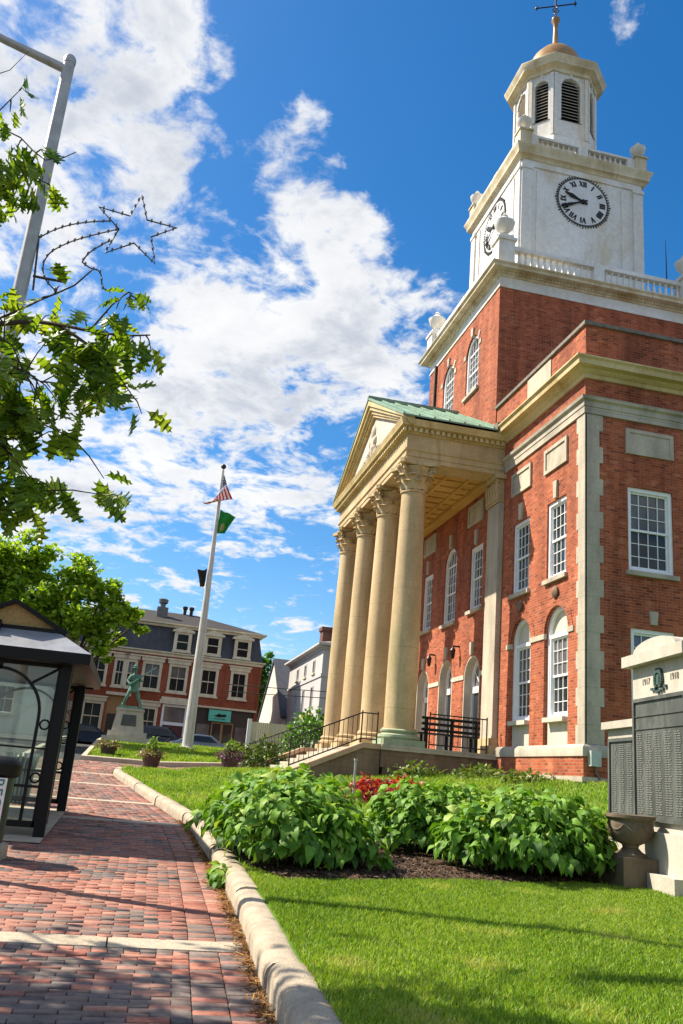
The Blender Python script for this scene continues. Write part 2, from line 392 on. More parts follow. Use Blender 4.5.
for i, (a, b, z0, z1) in enumerate(RW): window(CH, RF, a, b, z0, z1, 4, 3, 3, up='pane_shade' if i % 2 == 0 else 'pane_blue')
for a, b, z0, z1 in RW[1::2]: keystone(RF, (a + b) / 2, z1 + .12, z1 + .45, .2)
for a, b, z0, z1 in UP: keystone(FR, (a + b) / 2, z1 + .03, z1 + .52, .19)
for a, b, z0, z1 in UPA: keystone(FR, (a + b) / 2, z1 + .62, z1 + 1.1, .19)
for a, b, z0, z1 in LOA:
    w = window(CH, FR, a + .05, b - .05, 2.5, z1 - .02, 4, 3, 3, d=.12, sillw=-.06, sillmat='tym')
    MB().prism(FR, arch(a + .1, b - .1, z1, z1 - .0, 14), .2, .30).build('arch_panel', MT['tym'], CH)
    MB().ring(FR, arch(a, b, z1, 2.4), arch(a + .10, b - .10, z1, 2.4), .10, .30, True).build('arch_trim', MT['frame'], CH)
    MB().bp(FR, a + .02, b - .02, .10, .30, 1.84, 2.38).build('stone_panel', MT['tym'], CH)
    r = (b - a) / 2; c = (a + b) / 2
    MB().ring(FR, arch(a - .24, b + .24, z1), arch(a, b, z1), -.012, .04).build('brick_arch', MT['brick'], CH)
    m = MB().lathe((0, 0, 0), [(.001, 0), (.15, .0), (.16, .05), (.09, .10), (.001, .12)], 12)
    m.v = [(c + x, -.01 - z, 5.66 + y) for x, y, z in m.v]; m.build('carved_boss', MT['foundation'], CH)
# impost stones beside the arches
for x0, x1 in mir([(-.88, -.55), (-3.04, -2.16), (-4.62, -4.32)]):
    MB().bp(FR, x0, x1, -.03, .05, 4.52, 4.66).build('impost', MT['stone'], CH)
# panels of stone above the upper windows
for x0, x1 in mir([(-2.2, -.98), (-4.42, -3.2), (-8.05, -6.78)]):
    m = MB().bp(FR, x0, x1, -.025, .03, 9.14, 9.74); m.ring(FR, rect(x0 - .06, x1 + .06, 9.08, 9.8), rect(x0 + .04, x1 - .04, 9.18, 9.7), -.06, .02, True); m.build('stone_panel', MT['stone'], CH)
for y0, y1 in ((1.17, 2.43), (4.6, 5.86), (8.1, 9.36)):
    m = MB().bp(RF, y0, y1, -.025, .03, 9.2, 9.79); m.ring(RF, rect(y0 - .05, y1 + .05, 9.15, 9.84), rect(y0 + .05, y1 - .05, 9.25, 9.74), -.05, .02, True); m.build('stone_panel', MT['stone'], CH)
# doorways on the porch
for i, (a, b, z0, z1) in enumerate(DOOR):
    r = (b - a) / 2
    MB().ring(FR, arch(a - .24, b + .24, z1), arch(a, b, z1), -.012, .04).build('brick_arch', MT['brick'], CH)
    MB().prism(FR, arch(a + .001, b - .001, z1, z0), .345, .36).build('door_recess', MT['tym'], CH)
    m = MB().ring(FR, arch(a + .02, b - .02, z1, z0), arch(a + .16, b - .16, z1, z0), .24, .34, True)
    m.bp(FR, a + .1, b - .1, .24, .34, z1 - .45, z1 - .25)
    for k in range(1, 5):
        t = PI * k / 5; m.tube([FR.p((a + b) / 2 + .1 * math.cos(t), .30, z1 - .2 + .1 * math.sin(t)), FR.p((a + b) / 2 + (r - .15) * math.cos(t), .30, z1 - .2 + (r - .0) * math.sin(t))], .014, 5)
    MB().ring(FR, arch(a - .005, b + .005, z1, z0), arch(a + .05, b - .05, z1, z0), -.004, .30, True).build('door_surround', MT['tym'], CH)
    w = m.build('door', MT['frame'], CH)
    MB().prism(FR, rect(a + .18, b - .18, z0 + .02, z1 - .45), .30, .335).build('pane', MT['pane_dark'], w)
    MB().prism(FR, arch(a + .16, b - .16, z1, z1 - .25), .31, .33).build('pane', MT['pane_shade'], w)
    MB().bp(FR, (a + b) / 2 - .03, (a + b) / 2 + .03, .26, .30, z0 + .02, z1 - .45).build('mullion', MT['iron'], w)
    keystone(FR, (a + b) / 2, z1 + r + .02, z1 + r + .42, .24)
for x0, x1 in ((-9.1, -8.0), (-11.56, -10.46), (-6.64, -6.2), (-13.36, -12.92)):
    MB().bp(FR, x0, x1, -.03, .05, 3.98, 4.12).build('impost', MT['tym'], CH)
for x in (-8.55, -11.0):
    m = MB().bp(FR, x - .03, x + .03, -.22, .0, 5.08, 5.13); m.lathe((x, -.22, 4.68), [(.03, 0), (.06, .05), (.085, .26), (.10, .28), (.04, .38), (.01, .42)], 8)
    w = m.build('wall_lantern', MT['iron'], CH); MB().lathe((x, -.22, 4.75), [(.058, .0), (.08, .18)], 8).build('lamp_glass', MT['tym'], w)
# base courses
def band(path, z0, z1, out, name, mat, closed=False, prof=None):
    return MB().sweep(path, prof or [(0, z0), (out, z0), (out, z1), (0, z1)], closed).build(name, MT[mat], CH)
wing = [(-5.02, .0), (0, 0), (0, 14)]; wing2 = [(-19.56, 14), (-19.56, 0), (-14.54, 0)]
for w in (wing, wing2):
    band(w, .3, .98, .10, 'base_wall', 'foundation'); band(w, .98, 1.10, .15, 'base_course', 'stone')
    band(w, 1.10, 1.55, .085, 'base_wall', 'brick')
    band(w, 0, 0, 0, 'water_table', 'stone_joint', prof=[(.0, 1.55), (.12, 1.55), (.12, 1.74), (.09, 1.78), (.04, 1.825), (0, 1.825)])
    band(w, 0, 0, 0, 'stone_band', 'stone_joint', prof=[(0, 10.07), (.05, 10.07), (.05, 10.25), (.07, 10.26), (.07, 10.40), (.14, 10.44), (.16, 10.52), (0, 10.53)])
    band(w, 0, 0, 0, 'cornice', 'cream', prof=[(0, 11.06), (.06, 11.06), (.08, 11.16), (.16, 11.2), (.2, 11.27), (.36, 11.29), (.38, 11.42), (.44, 11.47), (.44, 11.51), (0, 11.56)])
par = [(-6.04, .03), (-.03, .03), (-.03, 14)]
for w in (par, [(-19.53, 14), (-19.53, .03), (-13.52, .03)]):
    band(w, 0, 0, 0, 'parapet', 'brick', prof=[(-.3, 11.5), (0, 11.5), (0, 12.65), (-.3, 12.65)])
    band(w, 0, 0, 0, 'coping', 'lead', prof=[(-.36, 12.64), (.07, 12.64), (.07, 12.74), (-.1, 12.79), (-.36, 12.76)])
MB().bp(FR, -3.6, -2.03, -.0, .06, 11.92, 12.58).build('stone_panel', MT['stone'], CH)
# corner quoins
def quoins(name, pl, a, sgn, wa, wb, z0=1.83, z1=10.06):
    m = MB(); n = 19; h = (z1 - z0) / n
    for k in range(n):
        w = wa if k % 2 else wb
        a0, a1 = sorted((a, a + sgn * w)); m.bp(pl, a0, a1, -.022, .03, z0 + k * h + .0015, z0 + (k + 1) * h - .0015)
    m.build(name, MT['stone'], CH)
quoins('quoin', FR, .022, -1, .35, .44); quoins('quoin', RF, 0, 1, .38, .48); quoins('quoin', FR, -19.58, 1, .33, .45)
# electric box and conduit on the side wall
b = MB().box(.09, .24, .03, .28, 1.34, 1.68).build('meter_box', plain('grey_green_box', (.42, .47, .44), .5), CH)
MB().tube([(.15, .2, 1.34), (.15, .2, 1.2), (.15, .27, 1.12), (.15, .3, .6)], .025).build('conduit', MT['lead'], CH)

# ---- porch
PY = -2.78; colx = [-5.61, -8.39, -11.17, -13.95]
def corinthian(x, y, half=False):
    r0, r1 = .445, .365
    root = MB(); sh = []
    for i in range(15):
        t = i / 14; r = r0 if t < .25 else r0 - (r0 - r1) * ((t - .25) / .75) ** 1.35
        sh.append((r, 2.1 + (9.1 - 2.1) * t))
    sh = [(r0 + .04, 2.06), (r0 + .035, 2.1)] + sh + [(r1 + .04, 9.11), (r1 + .04, 9.16), (r1, 9.18)]
    c = MB().lathe((x, y, 0), sh, 32).build('column', MT['column'], CH)
    m = MB().box(x - .6, x + .6, y - .6, y + .6, 1.6, 1.78)
    m.lathe((x, y, 0), [(.3, 1.78), (.57, 1.78), (.61, 1.83), (.6, 1.90), (.53, 1.925), (.49, 1.95), (.49, 1.975), (.53, 1.99), (.54, 2.03), (.5, 2.06), (.3, 2.06)], 28)
    m.build('base', MT['base_green'] if x > -6 else MT['column'], c)
    # capital: bell, two rings of leaves, volutes, abacus
    m = MB().lathe((x, y, 0), [(.36, 9.17), (.37, 9.4), (.40, 9.65), (.50, 9.85), (.54, 9.9)], 24)
    def leaf(ang, z0, h, r, w, curl):
        ca, sa = math.cos(ang), math.sin(ang); vs = []; seg = 6
        for i in range(seg + 1):
            t = i / seg; rr = r + .03 + .05 * t + (curl * max(0, t - .6) / .4) ** 1.0 * .9; zz = z0 + h * (t if t < .8 else .8 + (t - .8) * (-.6))
            ww = w * (.75 + .5 * t - .9 * max(0, t - .6)) * (1 + .10 * (i % 2))
            for sgn in (-1, -.4, 0, .4, 1):
                q = rr + (.02 if abs(sgn) < .1 else (.012 if abs(sgn) < .5 else -.02)); o = sgn * ww
                vs.append((x + ca * q - sa * o, y + sa * q + ca * o, zz - abs(sgn) * .015))
        fs = [(i * 5 + k, i * 5 + k + 1, i * 5 + k + 6, i * 5 + k + 5) for i in range(seg) for k in range(4)]
        m.add(vs, fs, True)
    for k in range(8): leaf(2 * PI * k / 8, 9.18, .36, .36, .13, .14)
    for k in range(8): leaf(2 * PI * (k + .5) / 8, 9.2, .60, .37, .13, .17)
    for k in range(4):
        a = PI / 4 + k * PI / 2; ca, sa = math.cos(a), math.sin(a)
        pts = []
        for i in range(16):
            t = i / 15 * 3.3 * PI; rr = .15 * (1 - i / 20)
            pts.append((x + ca * (.56 + rr * math.cos(t + PI) + 0.02), y + sa * (.56 + rr * math.cos(t + PI) + .02), 9.80 + rr * math.sin(t + PI)))
        m.tube(pts, .035, 6); m.ball((x + ca * .57, y + sa * .57, 9.8), .05, 8)
    ab = []
    for k in range(4):
        a = PI / 4 + k * PI / 2
        for s in (-.07, .07): ab.append((.83 * math.cos(a) - s * math.sin(a), .83 * math.sin(a) + s * math.cos(a)))
        a2 = a + PI / 4
        for t in (.25, .5, .75):
            p0 = (.83 * math.cos(a), .83 * math.sin(a)); p1 = (.83 * math.cos(a + PI / 2), .83 * math.sin(a + PI / 2))
            q = (p0[0] + (p1[0] - p0[0]) * t, p0[1] + (p1[1] - p0[1]) * t); k2 = 1 - .20 * math.sin(PI * t); ab.append((q[0] * k2, q[1] * k2))
    n = len(ab); m.add([(x + p, y + q, 9.93) for p, q in ab] + [(x + p, y + q, 10.055) for p, q in ab], [(i, (i + 1) % n, n + (i + 1) % n, n + i) for i in range(n)] + [tuple(range(n)), tuple(range(n, 2 * n))])
    for k in range(4):
        a = k * PI / 2; m.ball((x + .5 * math.cos(a), y + .5 * math.sin(a), 9.95), .09, 8)
    m.build('capital', MT['column'], c)
    return c
MT['base_green'] = stone_mat('verdigris_stained_stone', (.36, .42, .27), (.20, .28, .19), (.42, .38, .25), 2.5, .75, .15)
for x in colx: corinthian(x, PY)
for x in (-5.6, -13.96):
    m = MB().bp(FR, x - .45, x + .45, -.16, .02, 2.06, 9.15)
    p = m.build('pilaster', MT['stone'], CH)
    m = MB().bp(FR, x - .56, x + .56, -.28, .02, 1.6, 1.85); m.bp(FR, x - .5, x + .5, -.22, .02, 1.85, 2.06); m.build('base', MT['column'], p)
    m = MB().bp(FR, x - .45, x + .45, -.18, .02, 9.15, 9.9); m.bp(FR, x - .58, x + .58, -.32, .02, 9.9, 10.05); m.bp(FR, x - .48, x + .48, -.21, .02, 9.15, 9.22)
    for k in range(5):
        a = x - .4 + k * .2; m.prism(FR, [(a - .09, 9.23), (a + .09, 9.23), (a + .07, 9.5), (a, 9.56), (a - .07, 9.5)], -.235, -.18)
        m.prism(FR, [(a - .06, 9.5), (a + .06, 9.5), (a + .08, 9.76), (a, 9.82), (a - .08, 9.76)], -.26, -.18)
    for s in (-1, 1): m.tube([FR.p(x + s * (.42 + .12 * math.cos(t) * (1 - t / 9)), -.24, 9.78 + .1 * math.sin(t) * (1 - t / 9)) for t in np.linspace(0, 7, 14)], .035, 6)
    m.build('capital', MT['column'], p)
# entablature: a ring of beams with mouldings, dentils and cornice
X0, X1, Yf = -5.19, -14.37, -3.2
ent = [(X1, 0.02), (X1, Yf), (X0, Yf), (X0, 0.02)]
MB().sweep(ent, [(-.84, 10.06), (0, 10.06), (0, 10.2), (.025, 10.205), (.025, 10.36), (.07, 10.4), (.07, 10.44), (.012, 10.45), (.012, 10.92), (-.84, 10.92)]).build('entablature', MT['column'], CH)
m = MB().sweep(ent, [(0, 10.915), (.06, 10.915), (.06, 10.97), (.10, 10.97), (.10, 11.09), (.18, 11.1), (.26, 11.12), (.27, 11.2), (.31, 11.27), (.32, 11.31), (0, 11.33)])
d = m
k = X1 - .1
while k < X0 + .1: d.box(k, k + .10, Yf - .19, Yf - .095, 10.965, 11.085); k += .18
k = Yf - .05
while k < -.1: d.box(X0 + .095, X0 + .19, k, k + .10, 10.965, 11.085); d.box(X1 - .19, X1 - .095, k, k + .10, 10.965, 11.085); k += .18
m.build('cornice', MT['cream'], CH)
# porch ceiling with coffers
m = MB().box(X1 + .8, X0 - .8, Yf + .8, .02, 10.16, 10.3); m.box(X1 + .8, X0 - .8, -.35, -.0, 10.0, 10.165)
for y in (-1.9, -1.5, -.75): m.box(X1 + .83, X0 - .83, y - .05, y + .05, 10.10, 10.165)
for i in range(14): x = X1 + .9 + i * .62; m.box(x - .045, x + .045, Yf + .83, -.36, 10.11, 10.163)
m.build('ceiling', MT['ceiling'], CH)
# pediment
e0, e1, zb, zk = X1 - .32, X0 + .32, 11.3, 13.92
sl = (zk - zb) / (cx - e0)
MB().prism(FR, [(e0 + .5, 11.32), (e1 - .5, 11.32), (cx, zk - .27)], Yf + .05, Yf + .25).build('tympanum', MT['tym'], CH)
for s in (1, -1):
    ee = e1 if s == 1 else e0
    m = MB()
    for t0, t1, o in ((-.46, .20, 0), ):
        pass
    for dy0, dy1, za, zbb in ((-.06, .10, -.62, -.5), (-.12, .10, -.505, -.36), (-.20, .10, -.365, -.2), (-.27, .10, -.205, -.02)):
        m.prism(FR, [(ee + s * -.0, zb + za * .5 + .14), (cx, zk + za), (cx, zk + zbb), (ee, zb + zbb * .5 + .14)], Yf + dy0, Yf + dy1)
    m.build('raking_cornice', MT['cream'], CH)
m = MB()
for (dx, dz, w, h) in ((0, .7, .34, .55), (0, 1.35, .22, .3), (-.55, .45, .45, .2), (.55, .45, .45, .2), (-1.1, .3, .4, .13), (1.1, .3, .4, .13), (-1.6, .22, .3, .08), (1.6, .22, .3, .08), (-.25, .95, .16, .2), (.25, .95, .16, .2)):
    b = MB().ball((0, 0, 0), 1, 12); m.add([(cx + dx + p[0] * w, Yf + .05 + p[1] * .12, 11.35 + dz + p[2] * h) for p in b.v], b.f, True)
for k in range(22):
    t = k / 21 * 2 - 1; m.tube([(cx + t * 1.9, Yf + .02, 11.42), (cx + t * 1.75 + .06, Yf - .06, 11.62 + .45 * (1 - abs(t)))], [.06, .02], 6)
m.build('pediment_carving', MT['stone'], CH)
# copper roof with standing seams, back to the wall
rf = MB()
for s in (1, -1):
    ee = (e1 if s == 1 else e0) + s * .05
    P = [(ee, Yf - .3, zb + .06), (ee, .0, zb + .06), (cx, .0, zk + .02), (cx, Yf - .3, zk + .02)]
    rf.box8(P + [(p[0], p[1], p[2] + .05) for p in P])
    for k in range(8):
        y = Yf - .29 + k * .49
        Q = [(ee, y, zb + .11), (ee, y + .05, zb + .11), (cx, y + .05, zk + .07), (cx, y, zk + .07)]; rf.box8(Q + [(p[0], p[1], p[2] + .05) for p in Q])
rf.box(cx - .1, cx + .1, Yf - .3, 0, zk + .04, zk + .16)
rf.build('porch_roof', MT['copper'], CH)
m = MB(); m.box(e1 - .3, e1 + .12, -.45, -.03, 11.36, 11.62); m.box(e1 - .1, e1 + .3, -.3, -.03, 11.28, 11.5); m.build('roof_flashing', MT['lead'], CH)
# porch floor, foundation and steps
m = MB().box(-14.62, -4.98, -3.36, -.001, .2, 1.46); m.build('foundation', MT['foundation'], CH)
MB().box(-14.7, -4.90, -3.44, -.0, 1.46, 1.6).build('porch_floor', MT['stone_joint'], CH)
MB().box(-6.05, -4.95, -3.43, -1.9, 1.0, 1.595).build('pier', MT['foundation'], CH)
m = MB(); ns = 7
for k in range(ns):
    z = 1.6 - (k + 1) * .145; y = -3.44 - k * .36; m.box(-13.9, -5.56, y - .38, y, .2, z)
m.build('steps', MT['stone'], CH)
def cheek(x0, x1):
    P = [(x0, -5.95, .2), (x1, -5.95, .2), (x1, -3.40, .2), (x0, -3.40, .2), (x0, -5.95, .56), (x1, -5.95, .56), (x1, -3.95, 1.46), (x0, -3.95, 1.46)]
    P[2] = (x1, -3.95, .2); P[3] = (x0, -3.95, .2)
    c = MB().box8(P).box(x0, x1, -3.948, -3.442, .2, 1.46).build('cheek_wall', MT['foundation'], CH)
    e = .05; Q = [(x0 - e, -6.0, .54), (x1 + e, -6.0, .54), (x1 + e, -3.95, 1.462), (x0 - e, -3.95, 1.462)]
    MB().box8(Q + [(a, b, z + .14) for a, b, z in Q]).box(x0 - e, x1 + e, -3.948, -3.445, 1.462, 1.602).build('coping', stone_mat('warm_coping_stone', (.55, .36, .24), (.4, .24, .15), None, 2), c)
cheek(-5.55, -5.05); cheek(-14.4, -13.9)

# ---- brick tower stage, frieze, cornice and balustrade
tx0, tx1, ty0, ty1 = -13.52, -6.04, 0.0, 7.46
TF = PL((0, -.004), (1, 0), (0, 1)); TR = PL((tx1, 0), (0, 1), (-1, 0))
TW = [(-9.1, -7.84), (-11.68, -10.42)]
TW = [(a, b, 14.3, 15.95) for a, b in TW]
MB().wall(TF, rect(tx0, tx1, 11.0, 17.28), [arch(a, b, z1, z0) for a, b, z0, z1 in TW], 0, .3).build('tower_wall', MT['brick'], CH)
MB().quad((tx1, 0, 11), (tx1, ty1, 11), (tx1, ty1, 17.28), (tx1, 0, 17.28)).quad((tx1, ty1, 11), (tx0, ty1, 11), (tx0, ty1, 17.28), (tx1, ty1, 17.28)).quad((tx0, 0, 11), (tx0, ty1, 11), (tx0, ty1, 17.28), (tx0, 0, 17.28)).build('tower_wall', MT['brick'], CH)
for a, b, z0, z1 in TW:
    window(CH, TF, a, b, z0, z1, 4, 3, 3, archz=True, up='pane_shade', lo='pane_shade')
    MB().ring(TF, arch(a - .2, b + .2, z1), arch(a, b, z1), -.012, .04).build('brick_arch', MT['brick'], CH)
    keystone(TF, (a + b) / 2, z1 + .62, z1 + .95, .2)
    for q in (a - .24, b + .02): MB().bp(TF, q, q + .22, -.03, .04, z1 - .02, z1 + .16).build('impost', MT['stone'], CH)
    c = (a + b) / 2
    MB().prism(TF, [(c + .50, z1 + .38), (c + .62, z1 + .3), (c + .78, z1 + .5), (c + .64, z1 + .6)], -.03, .04).build('keystone', MT['stone'], CH)
MB().tube([(-12.62, -.07, 11.6), (-12.62, -.07, 17.3)], .06).build('downpipe', plain('dark_brown_pipe', (.06, .025, .015), .6), CH)
tp = [(tx0, ty1), (tx0, ty0), (tx1, ty0), (tx1, ty1)]
tp_ = [(tx0, ty0), (tx1, ty0), (tx1, ty1), (tx0, ty1)]
MB().sweep(tp_, [(-.1, 17.28), (.04, 17.28), (.04, 17.34), (.015, 17.36), (.015, 17.70), (.05, 17.72), (-.1, 17.74)], True).build('frieze', MT['white'], CH)
m_c = MB().sweep(tp_, [(-.1, 17.7), (.06, 17.7), (.09, 17.76), (.12, 17.76), (.14, 17.84), (.38, 17.86), (.39, 17.94), (.46, 18.0), (.46, 18.03), (-1.4, 18.08), (-1.4, 17.9)], True); d = m_c
def dent_ring(d, x0, x1, y0, y1, z0, z1, o0, o1, w, p):
    k = x0
    while k < x1: d.box(k, k + w, y0 - o1, y0 - o0, z0, z1); k += p
    k = y0
    while k < y1: d.box(x1 + o0, x1 + o1, k, k + w, z0, z1); d.box(x0 - o1, x0 - o0, k, k + w, z0, z1); k += p
dent_ring(d, tx0, tx1, ty0, ty1, 17.762, 17.84, .10, .17, .07, .13); d.build('cornice', MT['stained'], CH)
def urn(x, y, z, s=1.0, name='urn', parent=CH):
    pr = [(.001, 0), (.16, 0), (.16, .04), (.07, .07), (.06, .14), (.14, .19), (.24, .30), (.27, .42), (.28, .46), (.24, .48), (.20, .52), (.12, .58), (.07, .64), (.09, .67), (.05, .72), (.001, .74)]
    return MB().lathe((x, y, z), [(r * s, h * s) for r, h in pr], 14).build(name, MT['white'], parent)
def balustrade(x0, y0, x1, y1, z, h, n, peds, first=[None]):
    """base rail, top rail, pedestal blocks; every baluster a piece of its own"""
    d = Vector((x1 - x0, y1 - y0)).normalized(); q = Vector((d.y, -d.x)); Ln = (Vector((x1, y1)) - Vector((x0, y0))).length
    pl = PL((x0, y0), (d.x, d.y), (-q.x, -q.y)); m = MB()
    m.bp(pl, 0, Ln, -.11, .11, z, z + .12 * h); m.bp(pl, 0, Ln, -.13, .13, z + .84 * h, z + h)
    for a in peds: m.bp(pl, a - .2, a + .2, -.15, .15, z, z + h * .98)
    b = m.build('balustrade', MT['white'], CH)
    pr = [(.05, .0), (.05, .05), (.035, .07), (.07, .22), (.075, .30), (.045, .48), (.035, .62), (.05, .66), (.05, .72)]
    for k in range(n):
        a = (k + .5) / n * Ln
        if any(abs(a - p) < .27 for p in peds): continue
        p = pl.p(a, 0, z + .12 * h)
        if first[0] is None:
            o = MB().lathe(p, [(r, t * h) for r, t in pr], 10).build('baluster', MT['white'], b); first[0] = (o, p, h)
        else:
            s, p0, h0 = first[0]; o = s.copy(); COL.objects.link(o); o.parent = b
            o.scale = (1, 1, h / h0)
            base = Vector(p0) - wloc(CH); o.location = Vector(p) - wloc(CH) - Vector((base.x, base.y, base.z * h / h0))
bz = 18.05
bx0, bx1, by0, by1 = tx0 + .05, tx1 - .14, .14, ty1 - .12
balustrade(bx1, by0, bx1, by1, bz, .98, 30, [3.62])
balustrade(bx0, by0, bx1, by0, bz, .98, 30, [3.62])
m = MB()
for x, y in ((bx1, by0), (bx1, by1), (bx0, by0), (bx0, by1)):
    ped = MB().box(x - .3, x + .3, y - .3, y + .3, bz, bz + 1.05); ped.box(x - .36, x + .36, y - .36, y + .36, bz + 1.05, bz + 1.15); ped.box(x - .27, x + .27, y - .27, y + .27, bz + 1.15, bz + 1.3)
    ped = ped.build('pedestal', MT['white'], CH); urn(x, y, bz + 1.3, 1.35, 'urn', ped)
MB().tube([(bx1, 6.55, bz + .9), (bx1, 6.55, bz + 1.75), (bx1, 6.55, bz + 2.75)], [.025, .02, .008], 6).build('antenna', MT['iron'], CH)
# ---- clock stage
hs = 2.54; kx0, kx1, ky0, ky1 = TC[0] - hs, TC[0] + hs, TC[1] - hs, TC[1] + hs
m = MB().box(kx0, kx1, ky0, ky1, 18.05, 23.85); m.build('clock_stage', MT['white'], CH)
KR = PL((kx1, TC[1]), (0, 1), (-1, 0)); KF = PL((TC[0], ky0), (1, 0), (0, 1)); KL = PL((kx0, TC[1]), (0, -1), (1, 0))
for pl in (KR, KF, KL):
    m = MB()
    for s in (-1, 1):
        a0, a1 = sorted((s * hs, s * (hs - .42))); m.bp(pl, a0, a1, -.07, .02, 18.1, 23.4); m.bp(pl, a0 - .03, a1 + .03, -.11, .02, 23.4, 23.55); m.bp(pl, a0 - .03, a1 + .03, -.12, .02, 18.1, 19.0)
        a0, a1 = sorted((s * (hs - .62), s * (hs - .92))); m.bp(pl, a0, a1, -.045, .02, 18.1, 23.4); m.bp(pl, a0, a1, -.09, .02, 19.0 - .3, 19.0)
    m.bp(pl, -hs + .06, hs - .06, -.05, .02, 23.56, 23.84)
    m.bp(pl, -hs + .5, hs - .5, -.035, .02, 18.1, 19.6); m.build('pilaster_trim', MT['white'], CH)
kp = [(kx0, ky0), (kx1, ky0), (kx1, ky1), (kx0, ky1)]
MB().sweep(kp, [(-.1, 23.82), (.08, 23.82), (.12, 23.92), (.16, 23.95), (.22, 23.98), (.23, 24.12), (.31, 24.26), (.33, 24.32), (.33, 24.36), (-.2, 24.44), (-.2, 23.9)], True).build('cornice', MT['stained'], CH)
# clock faces: rim of dots, hands and twelve numerals, straight on the wall
def clock(pl, z, R=1.06):
    m = MB(); n = 60
    m.ring(pl, [(1.0 * R * math.cos(2 * PI * k / n), z + R * math.sin(2 * PI * k / n)) for k in range(n)], [(.955 * R * math.cos(2 * PI * k / n), z + .955 * R * math.sin(2 * PI * k / n)) for k in range(n)], -.03, .0, True)
    for k in range(60):
        t = 2 * PI * k / 60; r0, r1 = .97 * R, (1.10 if k % 5 == 0 else 1.07) * R
        e = .016 * R; ca, sa = math.cos(t), math.sin(t)
        m.prism(pl, [(r0 * ca - e * sa, z + r0 * sa + e * ca), (r0 * ca + e * sa, z + r0 * sa - e * ca), (r1 * ca + e * sa, z + r1 * sa - e * ca), (r1 * ca - e * sa, z + r1 * sa + e * ca)], -.045, -.0)
    c = m.build('clock', MT['dial_rim'], CH)
    f = MB().prism(pl, [(.955 * R * math.cos(2 * PI * k / 48), z + .955 * R * math.sin(2 * PI * k / 48)) for k in range(48)], -.02, .0); f.build('clock_face', MT['dial'], c)
    num = ['XII', 'I', 'II', 'III', 'IIII', 'V', 'VI', 'VII', 'VIII', 'IX', 'X', 'XI']; hgt = .22 * R
    wid = {'I': .075, 'V': .16, 'X': .16}
    for k, s in enumerate(num):
        t = PI / 2 - 2 * PI * k / 12; rc = .77 * R; m = MB(); W = sum(wid[q] for q in s) * R; x = -W / 2
        ux, uz = math.sin(t), -math.cos(t); ox, oz = math.cos(t), math.sin(t)     # tangent, radial
        def T(a, b): return (rc * ox + a * ux + b * ox, z + rc * oz + a * uz + b * oz)
        def bar(a0, b0, a1, b1, w):
            m.prism(pl, [T(a0 - w, b0), T(a0 + w, b0), T(a1 + w, b1), T(a1 - w, b1)], -.036, -.015)
        for q in s:
            w = wid[q] * R; th = .026 * R; c0 = x + w / 2
            if q == 'I': bar(c0, -hgt / 2, c0, hgt / 2, th)
            if q == 'V': bar(c0, -hgt / 2, c0 - w * .36, hgt / 2, th); bar(c0, -hgt / 2, c0 + w * .36, hgt / 2, th * .55)
            if q == 'X': bar(c0 + w * .36, -hgt / 2, c0 - w * .36, hgt / 2, th); bar(c0 - w * .36, -hgt / 2, c0 + w * .36, hgt / 2, th * .55)
            x += w
        m.build('numeral', MT['black'], c)
    def hand(deg, ln, w, dd):
        t = math.radians(90 - deg); ca, sa = math.cos(t), math.sin(t)
        def T(a, b): return (a * ca - b * sa, z + a * sa + b * ca)
        MB().prism(pl, [T(-.18 * R, w * .6), T(-.18 * R, -w * .6), T(.3 * ln, -w * .55), T(.6 * ln, -w * 1.2), T(ln, -.008), T(ln, .008), T(.6 * ln, w * 1.2), T(.3 * ln, w * .55)], dd - .015, dd).build('hand', MT['black'], c)
    hand(291, .78 * R, .075 * R, -.05); hand(246, .98 * R, .055 * R, -.07)
    h = MB().lathe((0, 0, 0), [(.001, 0), (.09 * R, 0), (.09 * R, .09), (.001, .1)], 12); h.v = [pl.p(a, -q, z + b) for a, b, q in h.v]; h.build('hub', MT['black'], c)
MT['dial'] = stone_mat('white_dial', (.74, .74, .73), (.62, .61, .58), None, .8, .5, .05)
MT['dial_rim'] = plain('dark_rim', (.05, .05, .05), .5)
for pl in (KR, KF, KL): clock(pl, 22.48)
# parapet with corner urns above the clock stage
hp = 2.45; q = [(TC[0] - hp, TC[1] - hp), (TC[0] + hp, TC[1] - hp), (TC[0] + hp, TC[1] + hp), (TC[0] - hp, TC[1] + hp)]
MB().box(TC[0] - 2.0, TC[0] + 2.0, TC[1] - 2.0, TC[1] + 2.0, 24.38, 25.25).build('cupola_base', MT['white'], CH)
MB().sweep([(TC[0] - 2, TC[1] - 2), (TC[0] + 2, TC[1] - 2), (TC[0] + 2, TC[1] + 2), (TC[0] - 2, TC[1] + 2)], [(-.05, 25.1), (.06, 25.12), (.14, 25.24), (.14, 25.3), (-.4, 25.42)], True).build('cupola_base_cornice', MT['stained'], CH)
for i in range(4):
    (xa, ya), (xb, yb) = q[i], q[(i + 1) % 4]
    if i in (0, 1): balustrade(xa, ya, xb, yb, 24.42, .62, 22, [0.35, 2.45, 4.55])
for x, y in q:
    p = MB().box(x - .24, x + .24, y - .24, y + .24, 24.4, 25.08); p.box(x - .29, x + .29, y - .29, y + .29, 25.08, 25.15)
    p = p.build('pedestal', MT['stained'], CH); urn(x, y, 25.15, 1.12, 'urn', p)
